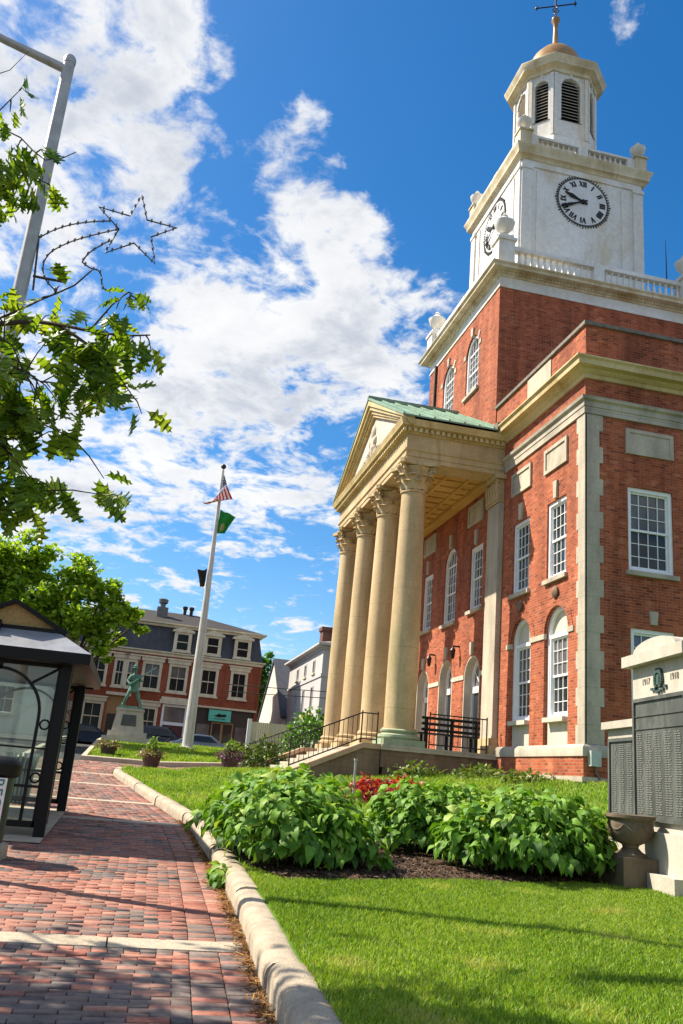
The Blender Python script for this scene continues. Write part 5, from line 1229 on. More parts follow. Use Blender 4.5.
def txm(pl, a, d, z, roll=0):
    u = Vector((pl.u[0], pl.u[1], 0)); n = Vector((pl.n[0], pl.n[1], 0)); up = Vector((0, 0, 1)); R = Matrix((u, up, -n)).transposed().to_4x4(); return Matrix.Translation(Vector(pl.p(a, d, z))) @ R @ Matrix.Rotation(roll, 4, 'Z')
text('1917', .115, MT['incised'], MEM, txm(PM, c - .38, -.021, zc + .03)); text('1918', .115, MT['incised'], MEM, txm(PM, c + .38, -.021, zc + .03))
for a0, a1 in ((aL, -.002), (MW + .002, MW - aL)):
    m = MB().bp(PM, a0, a1, .08, .55, zb_ - .2, wz - .1); part(m, 'wing_wall', 'memstone', MEM); m = MB().bp(PM, a0 - (.06 if a0 < 0 else 0), a1 + (.06 if a0 > 0 else 0), -.0, .62, wz - .1, wz); part(m, 'cap', 'memstone', MEM)
    part(MB().bp(PM, a0 - (.04 if a0 < 0 else 0), a1, -.04, .62, zb_ - .2, zb_ + .18), 'base', 'memstone', MEM)
    sv = PM; PM2 = PL(PM.p(0, .10, 0)[:2], um, nm_); PM = PM2; plaque(a0 + .13, a1 - .1, zb_ + .5, wz - .26, []); PM = sv
# ---- stone urn planter
p = hit(631, 887, lawnz); uz = p.z
UR = thing('stone_urn', 'weathered stone garden urn on a square block at the bed end', 'planter', (p.x, p.y, uz)); MT['urnstone'] = stone_mat('mossy_stone', (.19, .145, .10), (.08, .06, .042), (.16, .15, .06), 3, .9, .4)
w = .22
part(MB().box(p.x - w, p.x + w, p.y - w, p.y + w, uz - .1, uz + .33), 'block', 'urnstone', UR)
part(MB().lathe((p.x, p.y, uz + .33), [(.19, 0), (.19, .03), (.13, .06), (.09, .10), (.10, .13), (.2, .18), (.255, .27), (.265, .36), (.25, .40), (.29, .43), (.29, .465), (.25, .47), (.23, .42), (.001, .42)], 28), 'bowl', 'urnstone', UR)
m = MB()
for k in range(8): a = k * PI / 4; m.tube([(p.x + .25 * math.cos(a + t), p.y + .25 * math.sin(a + t), uz + .33 + .36 - .07 * math.sin(t * 4)) for t in np.linspace(0, PI / 4, 6)], .02, 5)
part(m, 'garland', 'urnstone', UR)
# ---- statue on pedestal
sp = atD(126, 742, 43); sx, sy = -26.2, sp.y; sz = H(sx, sy) + .1
ST = thing('soldier_statue', 'green bronze soldier with a rifle on a stepped pale granite pedestal', 'statue', (sx, sy, sz))
part(MB().box(sx - 1.15, sx + 1.15, sy - 1.15, sy + 1.15, sz - .3, sz + .22).box(sx - .92, sx + .92, sy - .92, sy + .92, sz + .22, sz + .48), 'step', 'memstone', ST)
z1 = 3.02
def frus(w0, w1, za, zc): return [(sx - w0, sy - w0, za), (sx + w0, sy - w0, za), (sx + w0, sy + w0, za), (sx - w0, sy + w0, za), (sx - w1, sy - w1, zc), (sx + w1, sy - w1, zc), (sx + w1, sy + w1, zc), (sx - w1, sy + w1, zc)]
part(MB().box8(frus(.76, .62, sz + .48, z1 - .1)).box8(frus(.68, .66, z1 - .1, z1)), 'pedestal', 'memstone', ST)
part(MB().box8([(sx + .70, sy - .36, sz + .75), (sx + .75, sy - .36, sz + .75), (sx + .75, sy + .36, sz + .75), (sx + .70, sy + .36, sz + .75), (sx + .64, sy - .32, z1 - .3), (sx + .69, sy - .32, z1 - .3), (sx + .69, sy + .32, z1 - .3), (sx + .64, sy + .32, z1 - .3)]), 'plaque', 'plaque', ST)
def skin(name, joints, edges, radii, mat, parent, sub=2):
    me = bpy.data.meshes.new(name); me.from_pydata([tuple(Vector(j)) for j in joints], edges, []); me.materials.append(mat)
    o = bpy.data.objects.new(name, me); COL.objects.link(o); o.modifiers.new('skin', 'SKIN')
    s = o.modifiers.new('sub', 'SUBSURF'); s.levels = sub; s.render_levels = sub
    for k, r in enumerate(radii): me.skin_vertices[0].data[k].radius = (r, r)
    me.skin_vertices[0].data[0].use_root = True
    dg = bpy.context.evaluated_depsgraph_get(); dg.update(); m2 = bpy.data.meshes.new_from_object(o.evaluated_get(dg)); bpy.data.objects.remove(o)
    o = bpy.data.objects.new(name, m2); m2.name = name; COL.objects.link(o); o.parent = parent; m2.transform(Matrix.Translation(-wloc(parent)))
    m2.polygons.foreach_set('use_smooth', [True] * len(m2.polygons)); return o
zf = z1 + .12
part(MB().box(sx - .5, sx + .5, sy - .6, sy + .55, z1, zf), 'plinth', 'bronze', ST)
J = lambda x, y, z: (sx + x, sy + y, zf + z)
jo = [J(0, 0, .98), J(0, .02, 1.2), J(.02, .0, 1.45), J(.02, -.02, 1.58), J(.03, -.04, 1.66), J(.04, -.05, 1.78), J(.03, -.06, 1.92),
      J(.02, -.12, .9), J(.12, -.26, .5), J(.04, -.42, .08), J(.18, -.44, .04), J(.0, .12, .9), J(.06, .26, .5), J(-.02, .44, .09), J(.12, .47, .04),
      J(.02, -.22, 1.46), J(.10, -.36, 1.2), J(.26, -.22, 1.08), J(.3, -.12, 1.10), J(.02, .2, 1.46), J(.06, .34, 1.24), J(.22, .26, 1.36), J(.27, .2, 1.44)]
ed = [(0, 1), (1, 2), (2, 3), (3, 4), (4, 5), (5, 6), (0, 7), (7, 8), (8, 9), (9, 10), (0, 11), (11, 12), (12, 13), (13, 14), (2, 15), (15, 16), (16, 17), (17, 18), (2, 19), (19, 20), (20, 21), (21, 22)]
ra = [.19, .17, .2, .1, .075, .115, .09, .13, .085, .06, .05, .13, .085, .06, .05, .095, .065, .05, .05, .095, .065, .05, .05]
skin('figure', jo, ed, ra, MT['bronze'], ST)
m = MB().lathe(J(.03, -.055, 1.86), [(.001, .02), (.2, 0), (.2, .02), (.12, .04), (.11, .13), (.06, .17), (.001, .18)], 14); m.box(*[v for v in (sx - .2, sx - .06, sy - .17, sy + .17, zf + 1.15, zf + 1.5)])
m.lathe(J(0, 0, .72), [(.001, .46), (.2, .44), (.22, .3), (.27, .02), (.2, .0)], 14); part(m, 'hat_and_coat', 'bronze', ST)
m = MB().tube([J(.30, -.3, .98), J(.30, -.05, 1.14), J(.28, .25, 1.44), J(.24, .95, 1.98)], [.07, .05, .04, .028], 6); part(m, 'rifle', 'bronze', ST)
# ---- flagpole and flags
fx, fy = -25.2, -7.5; fz0 = H(fx, fy) + .1; ftop = 15.7
FP = thing('flagpole', 'tall tapering white flagpole with a dark ball on top', 'flagpole', (fx, fy, fz0))
part(MB().tube([(fx, fy, fz0 - .1), (fx, fy, fz0 + 3), (fx, fy, fz0 + 9), (fx, fy, ftop - .5), (fx, fy, ftop)], [.27, .23, .135, .06, .05], 16), 'pole', 'pole', FP)
part(MB().lathe((fx, fy, fz0), [(.42, -.1), (.42, .04), (.3, .10), (.27, .11)], 20), 'base_collar', 'pole', FP)
part(MB().ball((fx, fy, ftop + .17), .14, 12), 'ball_finial', 'iron', FP)
part(MB().tube([(fx + .3, fy - .14, fz0 + .05), (fx + .12, fy - .04, ftop - .1)], .014, 5).tube([(fx + .26, fy + .16, fz0 + .05), (fx + .1, fy + .05, ftop - .1)], .014, 5), 'halyard', 'pole', FP)
def flag(name, label, pts, mat, nu=22, nv=14, amp=.16, fold=3.0, ph=0):
    """cloth hung from the pole: pts = hoist top, hoist bottom, fly top, fly bottom"""
    a, b, c_, d = [Vector(p) for p in pts]; nrm = (c_ - a).cross(b - a).normalized(); V = []; F = []; U = []; W = []
    for i in range(nu + 1):
        for j in range(nv + 1):
            u, v = i / nu, j / nv; p = a.lerp(b, v).lerp(c_.lerp(d, v), u)
            p = p + nrm * amp * u ** .6 * math.sin(fold * 2 * PI * u + v * 2.2 + ph) + Vector((0, 0, -.10 * math.sin(PI * u) - .07 * math.sin(fold * 2 * PI * u + ph) * u)) ; V.append(tuple(p)); U.append(u); W.append(v)
    for i in range(nu):
        for j in range(nv): q = i * (nv + 1) + j; F.append((q, q + 1, q + nv + 2, q + nv + 1))
    o = mesh_np(name, np.array(V), np.array(F), mat, None, None, True)
    for nme, dat in (('fu', U), ('fv', W)): at = o.data.attributes.new(nme, 'FLOAT', 'POINT'); at.data.foreach_set('value', np.array(dat, dtype=np.float32))
    o.location = (0, 0, 0); tag(o, label, 'flag'); l = Vector(pts[0]); o.data.transform(Matrix.Translation(-l)); o.location = l; return o
def us_flag():
    m, nt, b = nmat('striped_cloth'); u = N(nt, 'ShaderNodeAttribute', attribute_name='fu').outputs['Fac']; v = N(nt, 'ShaderNodeAttribute', attribute_name='fv').outputs['Fac']
    st = math_(nt, 'LESS_THAN', math_(nt, 'FRACT', math_(nt, 'MULTIPLY', v, 6.5)), .5)
    col = mixc(nt, st, (.78, .76, .74), (.50, .015, .03)); can = math_(nt, 'MULTIPLY', math_(nt, 'LESS_THAN', u, .42), math_(nt, 'LESS_THAN', v, 7 / 13))
    cv = nt.nodes.new('ShaderNodeCombineXYZ'); L(nt, math_(nt, 'MULTIPLY', u, 19), cv.inputs[0]); L(nt, math_(nt, 'MULTIPLY', v, 13), cv.inputs[1])
    vo = nt.nodes.new('ShaderNodeTexVoronoi'); vo.inputs['Scale'].default_value = 1; vo.inputs['Randomness'].default_value = .0; L(nt, cv.outputs[0], vo.inputs['Vector'])
    col = mixc(nt, can, col, mixc(nt, math_(nt, 'LESS_THAN', vo.outputs['Distance'], .24), (.02, .03, .13), (.8, .8, .8))); L(nt, col, b.inputs['Base Color']); b.inputs['Roughness'].default_value = .8; return m
flag('flag', 'limp red and white striped flag with starry blue canton near the pole top', [(fx + .06, fy + .06, 15.45), (fx + .06, fy - .04, 14.1), (fx + .45, fy + .70, 13.95), (fx + .25, fy - .82, 13.6)], us_flag(), amp=.16, fold=1.6)
gm, gnt, gb = nmat('green_cloth'); gu = N(gnt, 'ShaderNodeAttribute', attribute_name='fu').outputs['Fac']; gv = N(gnt, 'ShaderNodeAttribute', attribute_name='fv').outputs['Fac']
gd = math_(gnt, 'ADD', math_(gnt, 'POWER', math_(gnt, 'SUBTRACT', gu, .38), 2.0), math_(gnt, 'POWER', math_(gnt, 'MULTIPLY', math_(gnt, 'SUBTRACT', gv, .72), .8), 2.0))
L(gnt, mixc(gnt, math_(gnt, 'LESS_THAN', gd, .022), (.006, .22, .022), (.30, .30, .10)), gb.inputs['Base Color']); gb.inputs['Roughness'].default_value = .8
flag('flag', 'bright green flag with a small pale emblem below the striped flag', [(fx + .05, fy + .12, 13.5), (fx + .05, fy + .06, 12.2), (fx + .5, fy + .98, 13.2), (fx + .3, fy + .62, 12.35)], gm, amp=.14, fold=1.4, ph=.6)
bm_, bnt, bb = nmat('black_cloth'); bv = N(bnt, 'ShaderNodeAttribute', attribute_name='fu').outputs['Fac']; L(bnt, ramp(bnt, bv, [(.3, (.012, .012, .014)), (.9, (.035, .018, .018))]), bb.inputs['Base Color']); bb.inputs['Roughness'].default_value = .85
flag('flag', 'dark folded flag hanging lowest on the left of the pole', [(fx + .05, fy - .16, 10.3), (fx + .05, fy - .18, 9.4), (fx + .3, fy - .72, 10.15), (fx + .3, fy - .40, 9.3)], bm_, amp=.1, fold=1.2)
# ---- flower tubs
def tub(x, y, label, h=.62, r=.42, cols=None, spike=True, sc=1.0):
    z = H(x, y) + .0; t = thing('flower_tub', label, 'planter', (x, y, z), group='flower tubs on the brick walk')
    part(MB().lathe((x, y, z), [(.26 * sc, 0), (.30 * sc, .02), (.40 * sc, .5 * sc), (.44 * sc, .52 * sc), (.44 * sc, .6 * sc), (.38 * sc, .6 * sc), (.36 * sc, .52 * sc), (.001, .52 * sc)], 20), 'tub', plain('dark_wood_tub', (.06, .035, .024), .7, 0, .3), t)
    shrub('flower_tub', None, None, x, y, z + .5 * sc, .58 * sc, .58 * sc, .36 * sc, 240, .14 * sc, cols or [(.10, .09, .03), (.17, .17, .05), (.28, .18, .10)], .25, None, t)
    if spike: shrub('tub_spike', None, None, x, y, z + .75 * sc, .20 * sc, .20 * sc, .55 * sc, 120, .16 * sc, [(.10, .20, .02), (.2, .32, .05)], .3, None, t, 'tall_plant')
p = hit(107, 758); tub(p.x, p.y, 'flower tub of mixed plants left of the bronze soldier pedestal', spike=False, sc=.75)
p = hit(150, 769); tub(p.x, p.y, 'flower tub with a tall green plant, on the near side of the walk', cols=[(.12, .11, .04), (.22, .20, .08), (.32, .22, .12)], sc=.78)
p = hit(229, 771); tub(p.x, p.y, 'flower tub with purple blooms nearest the porch steps', cols=[(.05, .08, .02), (.10, .05, .09), (.26, .08, .22)], sc=.78)
# ---- thin stake on the lawn
p = atD(355, 770, 17.5); p.z = lawnz(p.x, p.y); sk = MB().tube([(p.x, p.y, p.z - .1), (p.x, p.y, p.z + 1.02)], .024, 8); sk.box(p.x - .03, p.x + .03, p.y - .03, p.y + .03, p.z + 1.0, p.z + 1.04)
o = sk.build('stake', MT['greypole']); tag(o, 'thin pale stake standing in the lawn beside the crimson plants', 'stake')
# ---- bus shelter
shx0, shx1, shy0, shy1 = 2.2, 5.95, -12.85, -11.1; ze = 1.80
BS = thing('bus_shelter', 'black framed glass bus shelter with arched panels and gabled two tier roof', 'bus shelter', ((shx0 + shx1) / 2, (shy0 + shy1) / 2, H(4, -12))); MT['glass'] = glass_mat('shelter_glass')
MT['shroof'] = plain('grey_sheet_roof', (.34, .35, .37), .4, .2, .15)
for x in (shx0, shx1):
    for y in (shy0, shy1): part(MB().box(x - .072, x + .072, y - .072, y + .072, H(x, y) - .1, ze), 'post', 'black', BS)
def panel(pl, w, z0, ztop):
    m = MB(); h = w / 2
    m.bp(pl, -h, h, -.03, .03, z0 + .12, z0 + .20); m.bp(pl, -h, h, -.03, .03, ztop - .06, ztop)
    for s in (-1, 1): m.bp(pl, s * h - .025, s * h + .025, -.03, .03, z0 + .12, ztop)
    r = h - .20; zs = ztop - r - .14
    for s in (-1, 1): m.bp(pl, s * (r + .02) - .02, s * (r + .02) + .02, -.025, .025, z0 + .2, zs)
    m.ring(pl, arch(-r - .04, r + .04, zs, None, 20), arch(-r, r, zs, None, 20), -.025, .025)
    for s in (-1, 1):
        t = PI / 2 - s * PI / 4; q = [( (r + .03) * math.cos(t), zs + (r + .03) * math.sin(t)), (s * h, ztop - .05)]
        m.tube([pl.p(a, 0, z) for a, z in q], .02, 6)
    m.bp(pl, -.02, .02, -.025, .025, zs + r, ztop); m.bp(pl, -h, h, -.02, .02, z0 + .62, z0 + .655); m.bp(pl, -h, h, -.02, .02, z0 + 1.12, z0 + 1.145)
    for s in (-1, 1):
        for z in (z0 + 1.45, z0 + .75): m.tube([pl.p(s * (h - .085) + .062 * math.cos(t), 0, z + .062 * math.sin(t)) for t in np.linspace(0, 2 * PI, 17)[:-1]], .014, 6, closed=True)
    f = part(m, 'panel_frame', 'black', BS); part(MB().bp(pl, -h + .02, h - .02, -.006, .006, z0 + .18, ztop - .03), 'pane', 'glass', f)
gzs = H(5.9, -12)
for x in (shx1, shx0): panel(PL((x, (shy0 + shy1) / 2), (0, 1), (-1, 0)), shy1 - shy0 - .17, H(x, -12), ze)
n = 2; wd = (shx1 - shx0 - .17) / 2
for k in range(2): panel(PL((shx0 + .085 + wd * (k + .5), shy0), (-1, 0), (0, -1)), wd, H(shx0 + wd * (k + .5), -12), ze)
panel(PL((shx1 - .085 - .35, shy1), (1, 0), (0, 1)), .7, H(5.6, -11.1), ze)
ov_ = .31; ex0, ex1, ey0, ey1 = shx0 - ov_, shx1 + ov_, shy0 - ov_, shy1 + ov_
part(MB().sweep([(ex0, ey0), (ex1, ey0), (ex1, ey1), (ex0, ey1)], [(-.10, ze - .02), (0, ze + .0), (0, ze + .15), (-.10, ze + .15)], True), 'fascia', 'black', BS)
part(MB().box(ex0 + .1, ex1 - .1, ey0 + .1, ey1 - .1, ze + .01, ze + .04), 'soffit', plain('soffit', (.06, .065, .05), .6), BS)
m = MB(); ins = .55; z2 = ze + .15; z3 = z2 + .33
lo = [(ex0, ey0), (ex1, ey0), (ex1, ey1), (ex0, ey1)]; hi = [(ex0 + ins, ey0 + ins), (ex1 - ins, ey0 + ins), (ex1 - ins, ey1 - ins), (ex0 + ins, ey1 - ins)]
frustum(m, [(x, y, z2) for x, y in lo], [(x, y, z3) for x, y in hi]); part(m, 'lower_roof', 'shroof', BS)
ym = (ey0 + ey1) / 2; yw = (ey1 - ey0) / 2 - ins + .06; PX = PL((ex1 - ins + .03, ym), (0, 1), (-1, 0))
LG = ex1 - ex0 - 2 * ins + .06
part(MB().prism(PX, [(-yw, z3 + .0), (yw, z3 + .0), (0, z3 + .34)], .06, LG - .06), 'gable', leaf_mat('amber_panel', [(.85, .52, .20), (.85, .52, .20)], .5, .4, (1, 1, 1)), BS)
m = MB()
for s in (-1, 1): m.prism(PX, [(0, z3 + .34), (0, z3 + .40), (s * (yw + .1), z3 - .0), (s * (yw + .06), z3 - .05)], -.04, LG + .04)
m.bp(PX, -yw, yw, -.03, .07, z3 - .04, z3 + .02); part(m, 'upper_roof', 'black', BS)
q = MB().box(ex1 - ins + .08, ex1 - ins + .2, -12.25, -12.1, z3 - .12, z3 + .06); part(q, 'roof_lamp', 'black', BS)
bn = thing('bench', 'slatted bench inside the glass bus shelter', 'bench', (4.1, -12.5, H(4, -12.5))); z = H(4, -12.5)
m = MB()
for k in range(4): m.box(2.9, 5.2, -12.72 + k * .11, -12.63 + k * .11, z + .45, z + .49)
part(m, 'seat', 'iron', bn)
for x in (3.1, 5.0): part(MB().box(x - .03, x + .03, -12.70, -12.32, z, z + .45), 'leg', 'iron', bn)
# litter bin seen through the glass
x, y = 1.2, -12.0; z = H(x, y); LB = thing('litter_bin', 'grey-green ribbed litter bin seen through the shelter glass', 'bin', (x, y, z)); m = MB()
for k in range(20): a = 2 * PI * k / 20; m.tube([(x + .22 * math.cos(a), y + .22 * math.sin(a), z + .02), (x + .24 * math.cos(a), y + .24 * math.sin(a), z + .6), (x + .29 * math.cos(a), y + .29 * math.sin(a), z + .88)], .018, 4)
part(m, 'slats', plain('grey_green_metal', (.22, .30, .27), .5), LB); part(MB().lathe((x, y, z), [(.21, 0), (.21, .8), (.001, .8)], 18), 'liner', 'black', LB)
# ---- recycling bin at the left edge
p = hit(2, 866); x, y, z = 8.1, -11.54, H(8.1, -11.4)
RB = thing('recycling_bin', 'dark recycling bin with white upright lettered sign at the left edge', 'bin', (x, y, z)); cg = plain('dark_green_metal', (.02, .05, .035), .45)
part(MB().lathe((x, y, z), [(.30, -.05), (.32, .0), (.32, .14), (.27, .16)], 24), 'base', 'concrete', RB); part(MB().lathe((x, y, z), [(.25, .14), (.26, .85), (.001, .85)], 24), 'body', cg, RB)
part(MB().lathe((x, y, z), [(.27, .84), (.31, .87), (.32, .98), (.29, 1.02), (.22, 1.06), (.001, 1.07)], 24), 'lid', 'black', RB)
ang = math.radians(-8); PR = PL((x + .30, y), (0.0, 1), (-1, 0))
part(MB().bp(PR, -.06, .22, -.01, .01, .12 + z, .84 + z), 'sign_plate', 'frame', RB); text('RECYCLE', .17, plain('teal_letter', (.01, .17, .16), .5), RB, txm(PR, .13, -.013, z + .49, -PI / 2), ext=.003)
# ---- street lamp and star decoration
lx, ly = 9.15, -12.1; lz = H(lx, ly); lt = 9.06
SL = thing('street_lamp', 'grey steel street lamp post with one long arm over the street', 'lamp', (lx, ly, lz))
part(MB().tube([(lx, ly, lz - .1), (lx, ly, lz + 3), (lx, ly, lt)], [.105, .095, .072], 16), 'pole', 'greypole', SL)
part(MB().lathe((lx, ly, lz), [(.17, 0), (.17, .12), (.11, .16)], 16), 'base', 'greypole', SL); part(MB().lathe((lx, ly, lt), [(.078, -.02), (.08, .05), (.06, .09), (.001, .1)], 14), 'cap', 'greypole', SL)
part(MB().tube([(lx, ly, lt - .12), (lx, ly - .9, lt + .14), (lx, ly - 2.6, lt + .45)], [.06, .05, .035], 10), 'arm', 'greypole', SL)
part(MB().box(lx - .09, lx + .09, ly - 3.2, ly - 2.55, lt + .40, lt + .53), 'lamp_head', 'greypole', SL)
SX = lx + .0
def SP(px, py): q = atX(px, py, SX); return Vector((SX, q.y, q.z))
SD = thing('star_decoration', 'wire shooting star decoration with small bulbs, clamped to the lamp post', 'decoration', tuple(SP(140, 232)))
star = [(142, 195), (147, 220), (177, 228), (151, 237), (155, 264), (134, 243), (105, 253), (119, 229), (99, 207), (130, 216)]
MT['wire'] = plain('dark_wire_frame', (.05, .04, .035), .6)
spts = [SP(*p) for p in star]; sfr = part(MB().tube(spts, .011, 5, closed=True), 'star_frame', 'wire', SD)
m = MB(); tails = [[(39, 238), (52, 231), (70, 225), (90, 222), (110, 221)], [(57, 292), (46, 280), (43, 266), (50, 253), (68, 243), (90, 236), (119, 229)], [(82, 262), (88, 254), (98, 247), (109, 241)], [(82, 262), (90, 268), (100, 272), (103, 288), (110, 291)]]
tp3 = []
for tl in tails: q = smooth_path([tuple(SP(*p)) for p in tl], .05); tp3.append(q); m.tube(q, .009, 5)
tfr = part(m, 'tail_frame', 'wire', SD); part(MB().tube([SP(33, 276), SP(48, 279), SP(65, 282)], .016, 6).tube([SP(38, 239), SP(30, 239)], .016, 6).tube([SP(39, 236), SP(33, 290)], .012, 6), 'bracket', 'wire', SD)
bulb0 = []
def bulb(q, frame):
    if not bulb0: bulb0.append((MB().lathe((q.x, q.y, q.z - .03), [(.004, 0), (.015, .02), (.013, .05), (.004, .06)], 6).build('bulb', plain('bulb_glass', (.10, .085, .07), .3), frame), q.copy()))
    else: o = bulb0[0][0].copy(); COL.objects.link(o); o.parent = frame; o.location = q - bulb0[0][1]
for a, b in zip(spts, spts[1:] + spts[:1]):
    for f in (.15, .45, .75): bulb(a.lerp(b, f) + Vector((.012, 0, 0)), sfr)
for q in tp3:
    for k in range(1, len(q), 2): bulb(q[k] + Vector((.012, 0, 0)), tfr)
# ---- cars along the cross street
def car(name, label, x, y, z, rz, col, suv=False):
    t = thing(name, label, 'car', (x, y, z), rz, 'cars parked by the brick block'); top = 1.72 if suv else 1.43
    prof = [(-2.2, .35), (-2.25, .62), (-2.1, .85), (-1.75, .93), (-1.1, top - .12), (-.55, top), (.45, top - .02), (1.1, .98), (1.95, .83), (2.2, .62), (2.2, .35)]
    if suv: prof = [(-2.2, .4), (-2.25, .9), (-2.05, 1.1), (-1.8, top - .1), (-1.4, top), (.3, top), (1.0, 1.1), (1.95, .98), (2.2, .7), (2.2, .4)]
    m = MB(); n = len(prof); rows = []
    for yy, k in ((-.86, .90), (-.80, 1.0), (.80, 1.0), (.86, .90)):
        for px, pz in prof:
            w = yy * (1 - .22 * max(0, (pz - .95)) / .5); m.v.append((px * (.985 if k < 1 else 1), w, .35 + (pz - .35) * (1 if k == 1 else .97)))
    for r in range(3):
        for i in range(n): j = (i + 1) % n; m.f.append((r * n + i, r * n + j, (r + 1) * n + j, (r + 1) * n + i)); m.sm.append(True)
    m.f += [tuple(range(n)), tuple(3 * n + i for i in reversed(range(n)))]; m.sm += [False, False]
    mat, nt, b = nmat(name + '_paint'); b.inputs['Base Color'].default_value = c4(col); b.inputs['Roughness'].default_value = .25; b.inputs['Coat Weight'].default_value = .6; b.inputs['Metallic'].default_value = .3
    body = m.build('body', mat, t, local=True)
    pl = PL((0, -.845), (1, 0), (0, 1)); g = [(-1.35, .98), (-.95, top - .16), (-.5, top - .09), (.35, top - .1), (.85, 1.0)] if not suv else [(-1.85, 1.12), (-1.65, top - .14), (.2, top - .14), (.75, 1.14)]
    for s in (-1, 1):
        q = MB(); q.prism(PL((0, 0), (1, 0), (0, 1)), g, -.008, .008); q.v = [(a, s * (.86 * (1 - .22 * max(0, (zz - .95)) / .5)) + b_ * 1.0, zz) for a, b_, zz in q.v]; q.build('side_window', MT['pane_dark'], t, local=True)
    for (xa, za), (xb, zc) in (((1.08, 1.0), (.48, top - .04)), ((-1.72, .98), (-1.12, top - .13))) if not suv else (((1.0, 1.14), (.33, top - .03)), ((-2.04, 1.14), (-1.82, top - .12))):
        dx = .012 if xa > 0 else -.012; w0, w1 = .74, .64
        MB().add([(xa + dx, -w0, za + .012), (xa + dx, w0, za + .012), (xb + dx, w1, zc + .012), (xb + dx, -w1, zc + .012), (xa, -w0, za), (xa, w0, za), (xb, w1, zc), (xb, -w1, zc)], [(0, 1, 2, 3), (7, 6, 5, 4), (0, 4, 5, 1), (1, 5, 6, 2), (2, 6, 7, 3), (3, 7, 4, 0)]).build('windscreen', MT['pane_dark'], t, local=True)
    for wx in (-1.35, 1.35):
        for s in (-1, 1):
            q = MB().lathe((0, 0, 0), [(.001, 0), (.2, 0), (.32, .0), (.33, .03), (.33, .17), (.32, .2), (.001, .2)], 20); q.v = [(wx + a, s * (.72) + (zz - .1) , .33 + b_) for a, b_, zz in q.v]; w = q.build('wheel', MT['black'], t, local=True)
            q = MB().lathe((0, 0, 0), [(.001, .0), (.2, .0), (.21, .02), (.001, .03)], 14); q.v = [(wx + a, s * (.72 + .1) + s * zz, .33 + b_) for a, b_, zz in q.v]; q.build('rim', MT['greypole'], w, local=True)
    for s in (-1, 1): MB().box(2.12, 2.215, s * .6 - .16, s * .6 + .16, .62, .74).build('headlight', MT['tym'], t, local=True); MB().box(-2.245, -2.17, s * .62 - .14, s * .62 + .14, .68, .84).build('tail_light', plain('tail_lamp', (.3, .01, .01), .3), t, local=True)
    return t
cz = lambda x, y: H(x, y) - .62
for nm, lab, px, t_, rz, col, suv in (('parked_car', 'light blue saloon car parked behind the foot of the flagpole', 202, 56.5, PI / 2 + .05, (.16, .24, .34), False), ('parked_car', 'black high-roofed car parked right of the soldier pedestal', 161, 56.5, PI / 2, (.012, .013, .016), True), ('parked_car', 'dark blue car parked left of the soldier pedestal', 84, 56, PI / 2, (.015, .025, .06), False)):
    p = atD(px, 748, t_); car(nm, lab, p.x, p.y, cz(p.x, p.y), rz, col, suv)
# ---- overhead wires
def wire(label, a, b, sag, r, n=24):
    a, b = Vector(a), Vector(b); pts = [a.lerp(b, i / n) - Vector((0, 0, sag * 4 * (i / n) * (1 - i / n))) for i in range(n + 1)]
    o = MB().tube(pts, r, 5).build('overhead_wire', MT['iron']); tag(o, label, 'wire', 'overhead wires'); return o
wire('upper of two dark overhead wires crossing before the grey house', atD(225, 684, 48), atD(420, 697, 47), .05, .022); wire('lower of two dark overhead wires crossing before the grey house', atD(225, 691, 48), atD(420, 703, 47), .05, .022)
# ================================================================== SKY AND SUN
sd = Vector((-1.97, -3.55, 4.4)).normalized(); el = math.asin(sd.z); az = math.atan2(sd.x, sd.y)
w = bpy.data.worlds.new('World'); scene.world = w; w.use_nodes = True; nt = w.node_tree; bg = nt.nodes['Background']
sky = nt.nodes.new('ShaderNodeTexSky'); sky.sky_type = 'NISHITA'; sky.sun_disc = False; sky.sun_elevation = el; sky.sun_rotation = az; sky.air_density = 1.0; sky.dust_density = .6; sky.ozone_density = 2.5
tc = nt.nodes.new('ShaderNodeTexCoord'); gen = tc.outputs['Generated']
s3 = nt.nodes.new('ShaderNodeSeparateXYZ'); L(nt, gen, s3.inputs[0])
zc = math_(nt, 'ADD', math_(nt, 'MAXIMUM', s3.outputs[2], .0), .12)
cu = nt.nodes.new('ShaderNodeCombineXYZ'); L(nt, math_(nt, 'DIVIDE', s3.outputs[0], zc), cu.inputs[0]); L(nt, math_(nt, 'DIVIDE', s3.outputs[1], zc), cu.inputs[1])
def cn(scale, detail, rough, off=(0, 0, 0), dist=0.0, stretch=(1, 1, 1)):
    mp = nt.nodes.new('ShaderNodeMapping'); mp.inputs['Location'].default_value = off; mp.inputs['Scale'].default_value = stretch; L(nt, cu.outputs[0], mp.inputs[0]); return noise(nt, scale, detail, rough, mp.outputs[0], dist)
big = cn(1.7, 5, .55, (3.1, 1.7, .4), .2); mid = cn(6.0, 7, .6, (0.4, 2.2, 1.0), .5); fine = cn(20, 7, .62, (2.4, 5.2, 1.0), .4)
def dev(n_, k): return math_(nt, 'MULTIPLY', math_(nt, 'SUBTRACT', n_, .5), k)
dens = math_(nt, 'ADD', math_(nt, 'ADD', math_(nt, 'ADD', dev(big, .60), dev(mid, 1.30)), dev(fine, .60)), .5)
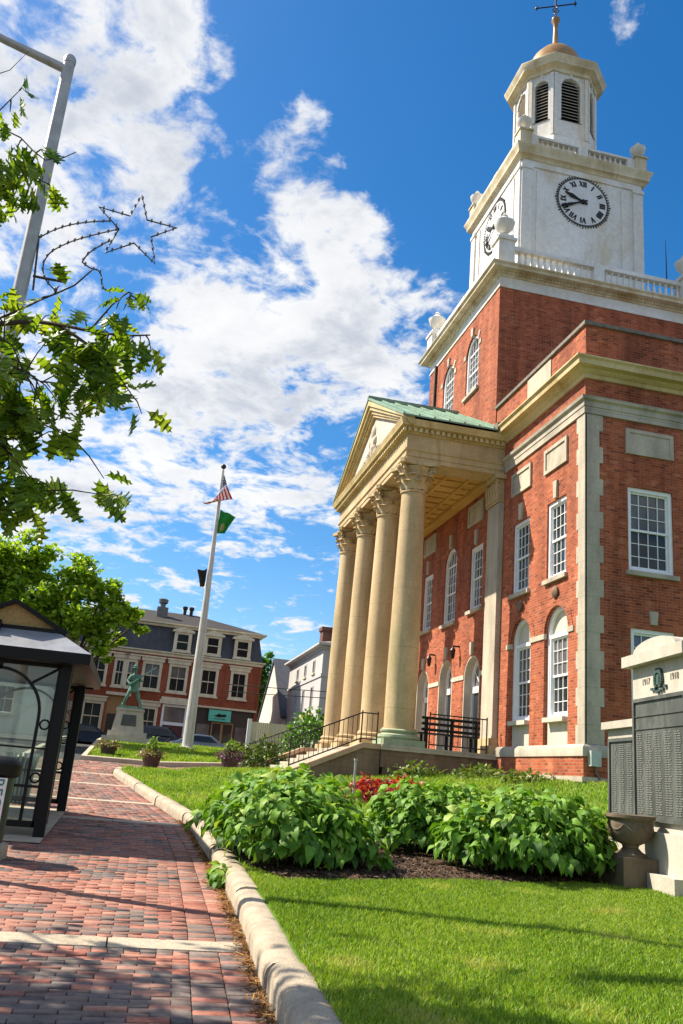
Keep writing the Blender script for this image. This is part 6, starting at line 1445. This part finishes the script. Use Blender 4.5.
def lobe(px, py, rad, amt):
    """cloudier (amt>0) or clearer (amt<0) part of the sky round a direction"""
    d = ray(px, py).normalized(); dp = nt.nodes.new('ShaderNodeVectorMath'); dp.operation = 'DOT_PRODUCT'; L(nt, gen, dp.inputs[0]); dp.inputs[1].default_value = tuple(d)
    mr = nt.nodes.new('ShaderNodeMapRange'); mr.interpolation_type = 'SMOOTHSTEP'; L(nt, dp.outputs['Value'], mr.inputs[0]); mr.inputs[1].default_value = math.cos(math.radians(rad)); mr.inputs[2].default_value = 1; mr.inputs[3].default_value = 0; mr.inputs[4].default_value = amt
    return mr.outputs[0]
LOBES = [(570, 60, 24, -.40), (450, 150, 8, -.14), (380, 30, 10, -.12), (150, 350, 16, .07), (300, 330, 10, .12), (60, 140, 12, .09), (390, 290, 7, .20), (60, 480, 12, .05), (240, 480, 10, .03), (300, 165, 5, .26), (150, 60, 7, .08), (300, 620, 8, -.14), (200, 545, 7, -.08), (630, 15, 2.2, .42), (405, 130, 1.6, .34), (310, 102, 2.2, .24), (370, 215, 2.5, .22), (95, 30, 5, -.16), (225, 225, 4.5, -.20), (310, 405, 4, -.14), (215, 130, 4, -.12), (130, 130, 3, -.10), (60, 300, 5, -.06)]
for l in LOBES: dens = math_(nt, 'ADD', dens, lobe(*l))
cov = nt.nodes.new('ShaderNodeMapRange'); cov.interpolation_type = 'SMOOTHSTEP'; L(nt, dens, cov.inputs[0]); cov.inputs[1].default_value = .40; cov.inputs[2].default_value = .68
shade = cn(3.6, 7, .6, (3.3, 1.95, .4), .4)
thick = math_(nt, 'ADD', math_(nt, 'MULTIPLY', shade, .85), math_(nt, 'MULTIPLY', math_(nt, 'SUBTRACT', dens, .6), .38))
ccol = ramp(nt, thick, [(.30, (6.3, 6.3, 6.25)), (.48, (5.6, 5.65, 5.75)), (.60, (4.1, 4.3, 4.7)), (.75, (3.0, 3.3, 3.8))])
hs = nt.nodes.new('ShaderNodeHueSaturation'); hs.inputs['Saturation'].default_value = 1.4; hs.inputs['Value'].default_value = 1.05; L(nt, sky.outputs[0], hs.inputs['Color'])
L(nt, mixc(nt, math_(nt, 'MULTIPLY', cov.outputs[0], .96), hs.outputs[0], ccol), bg.inputs[0]); bg.inputs[1].default_value = .085
sun = bpy.data.lights.new('sun', 'SUN'); sun.energy = 5.0; sun.angle = math.radians(.53); sun.color = (1, .90, .74)
so = bpy.data.objects.new('sun', sun); COL.objects.link(so); so.rotation_euler = sd.to_track_quat('Z', 'Y').to_euler(); so.location = (0, -40, 60)
vs = scene.view_settings; vs.view_transform = 'Standard'; vs.look = 'None'; vs.gamma = 1; vs.exposure = 0.96; vs.use_curve_mapping = False
scene.render.engine = 'CYCLES'; cy = scene.cycles; cy.use_denoising = True; cy.max_bounces = 8; cy.transparent_max_bounces = 12
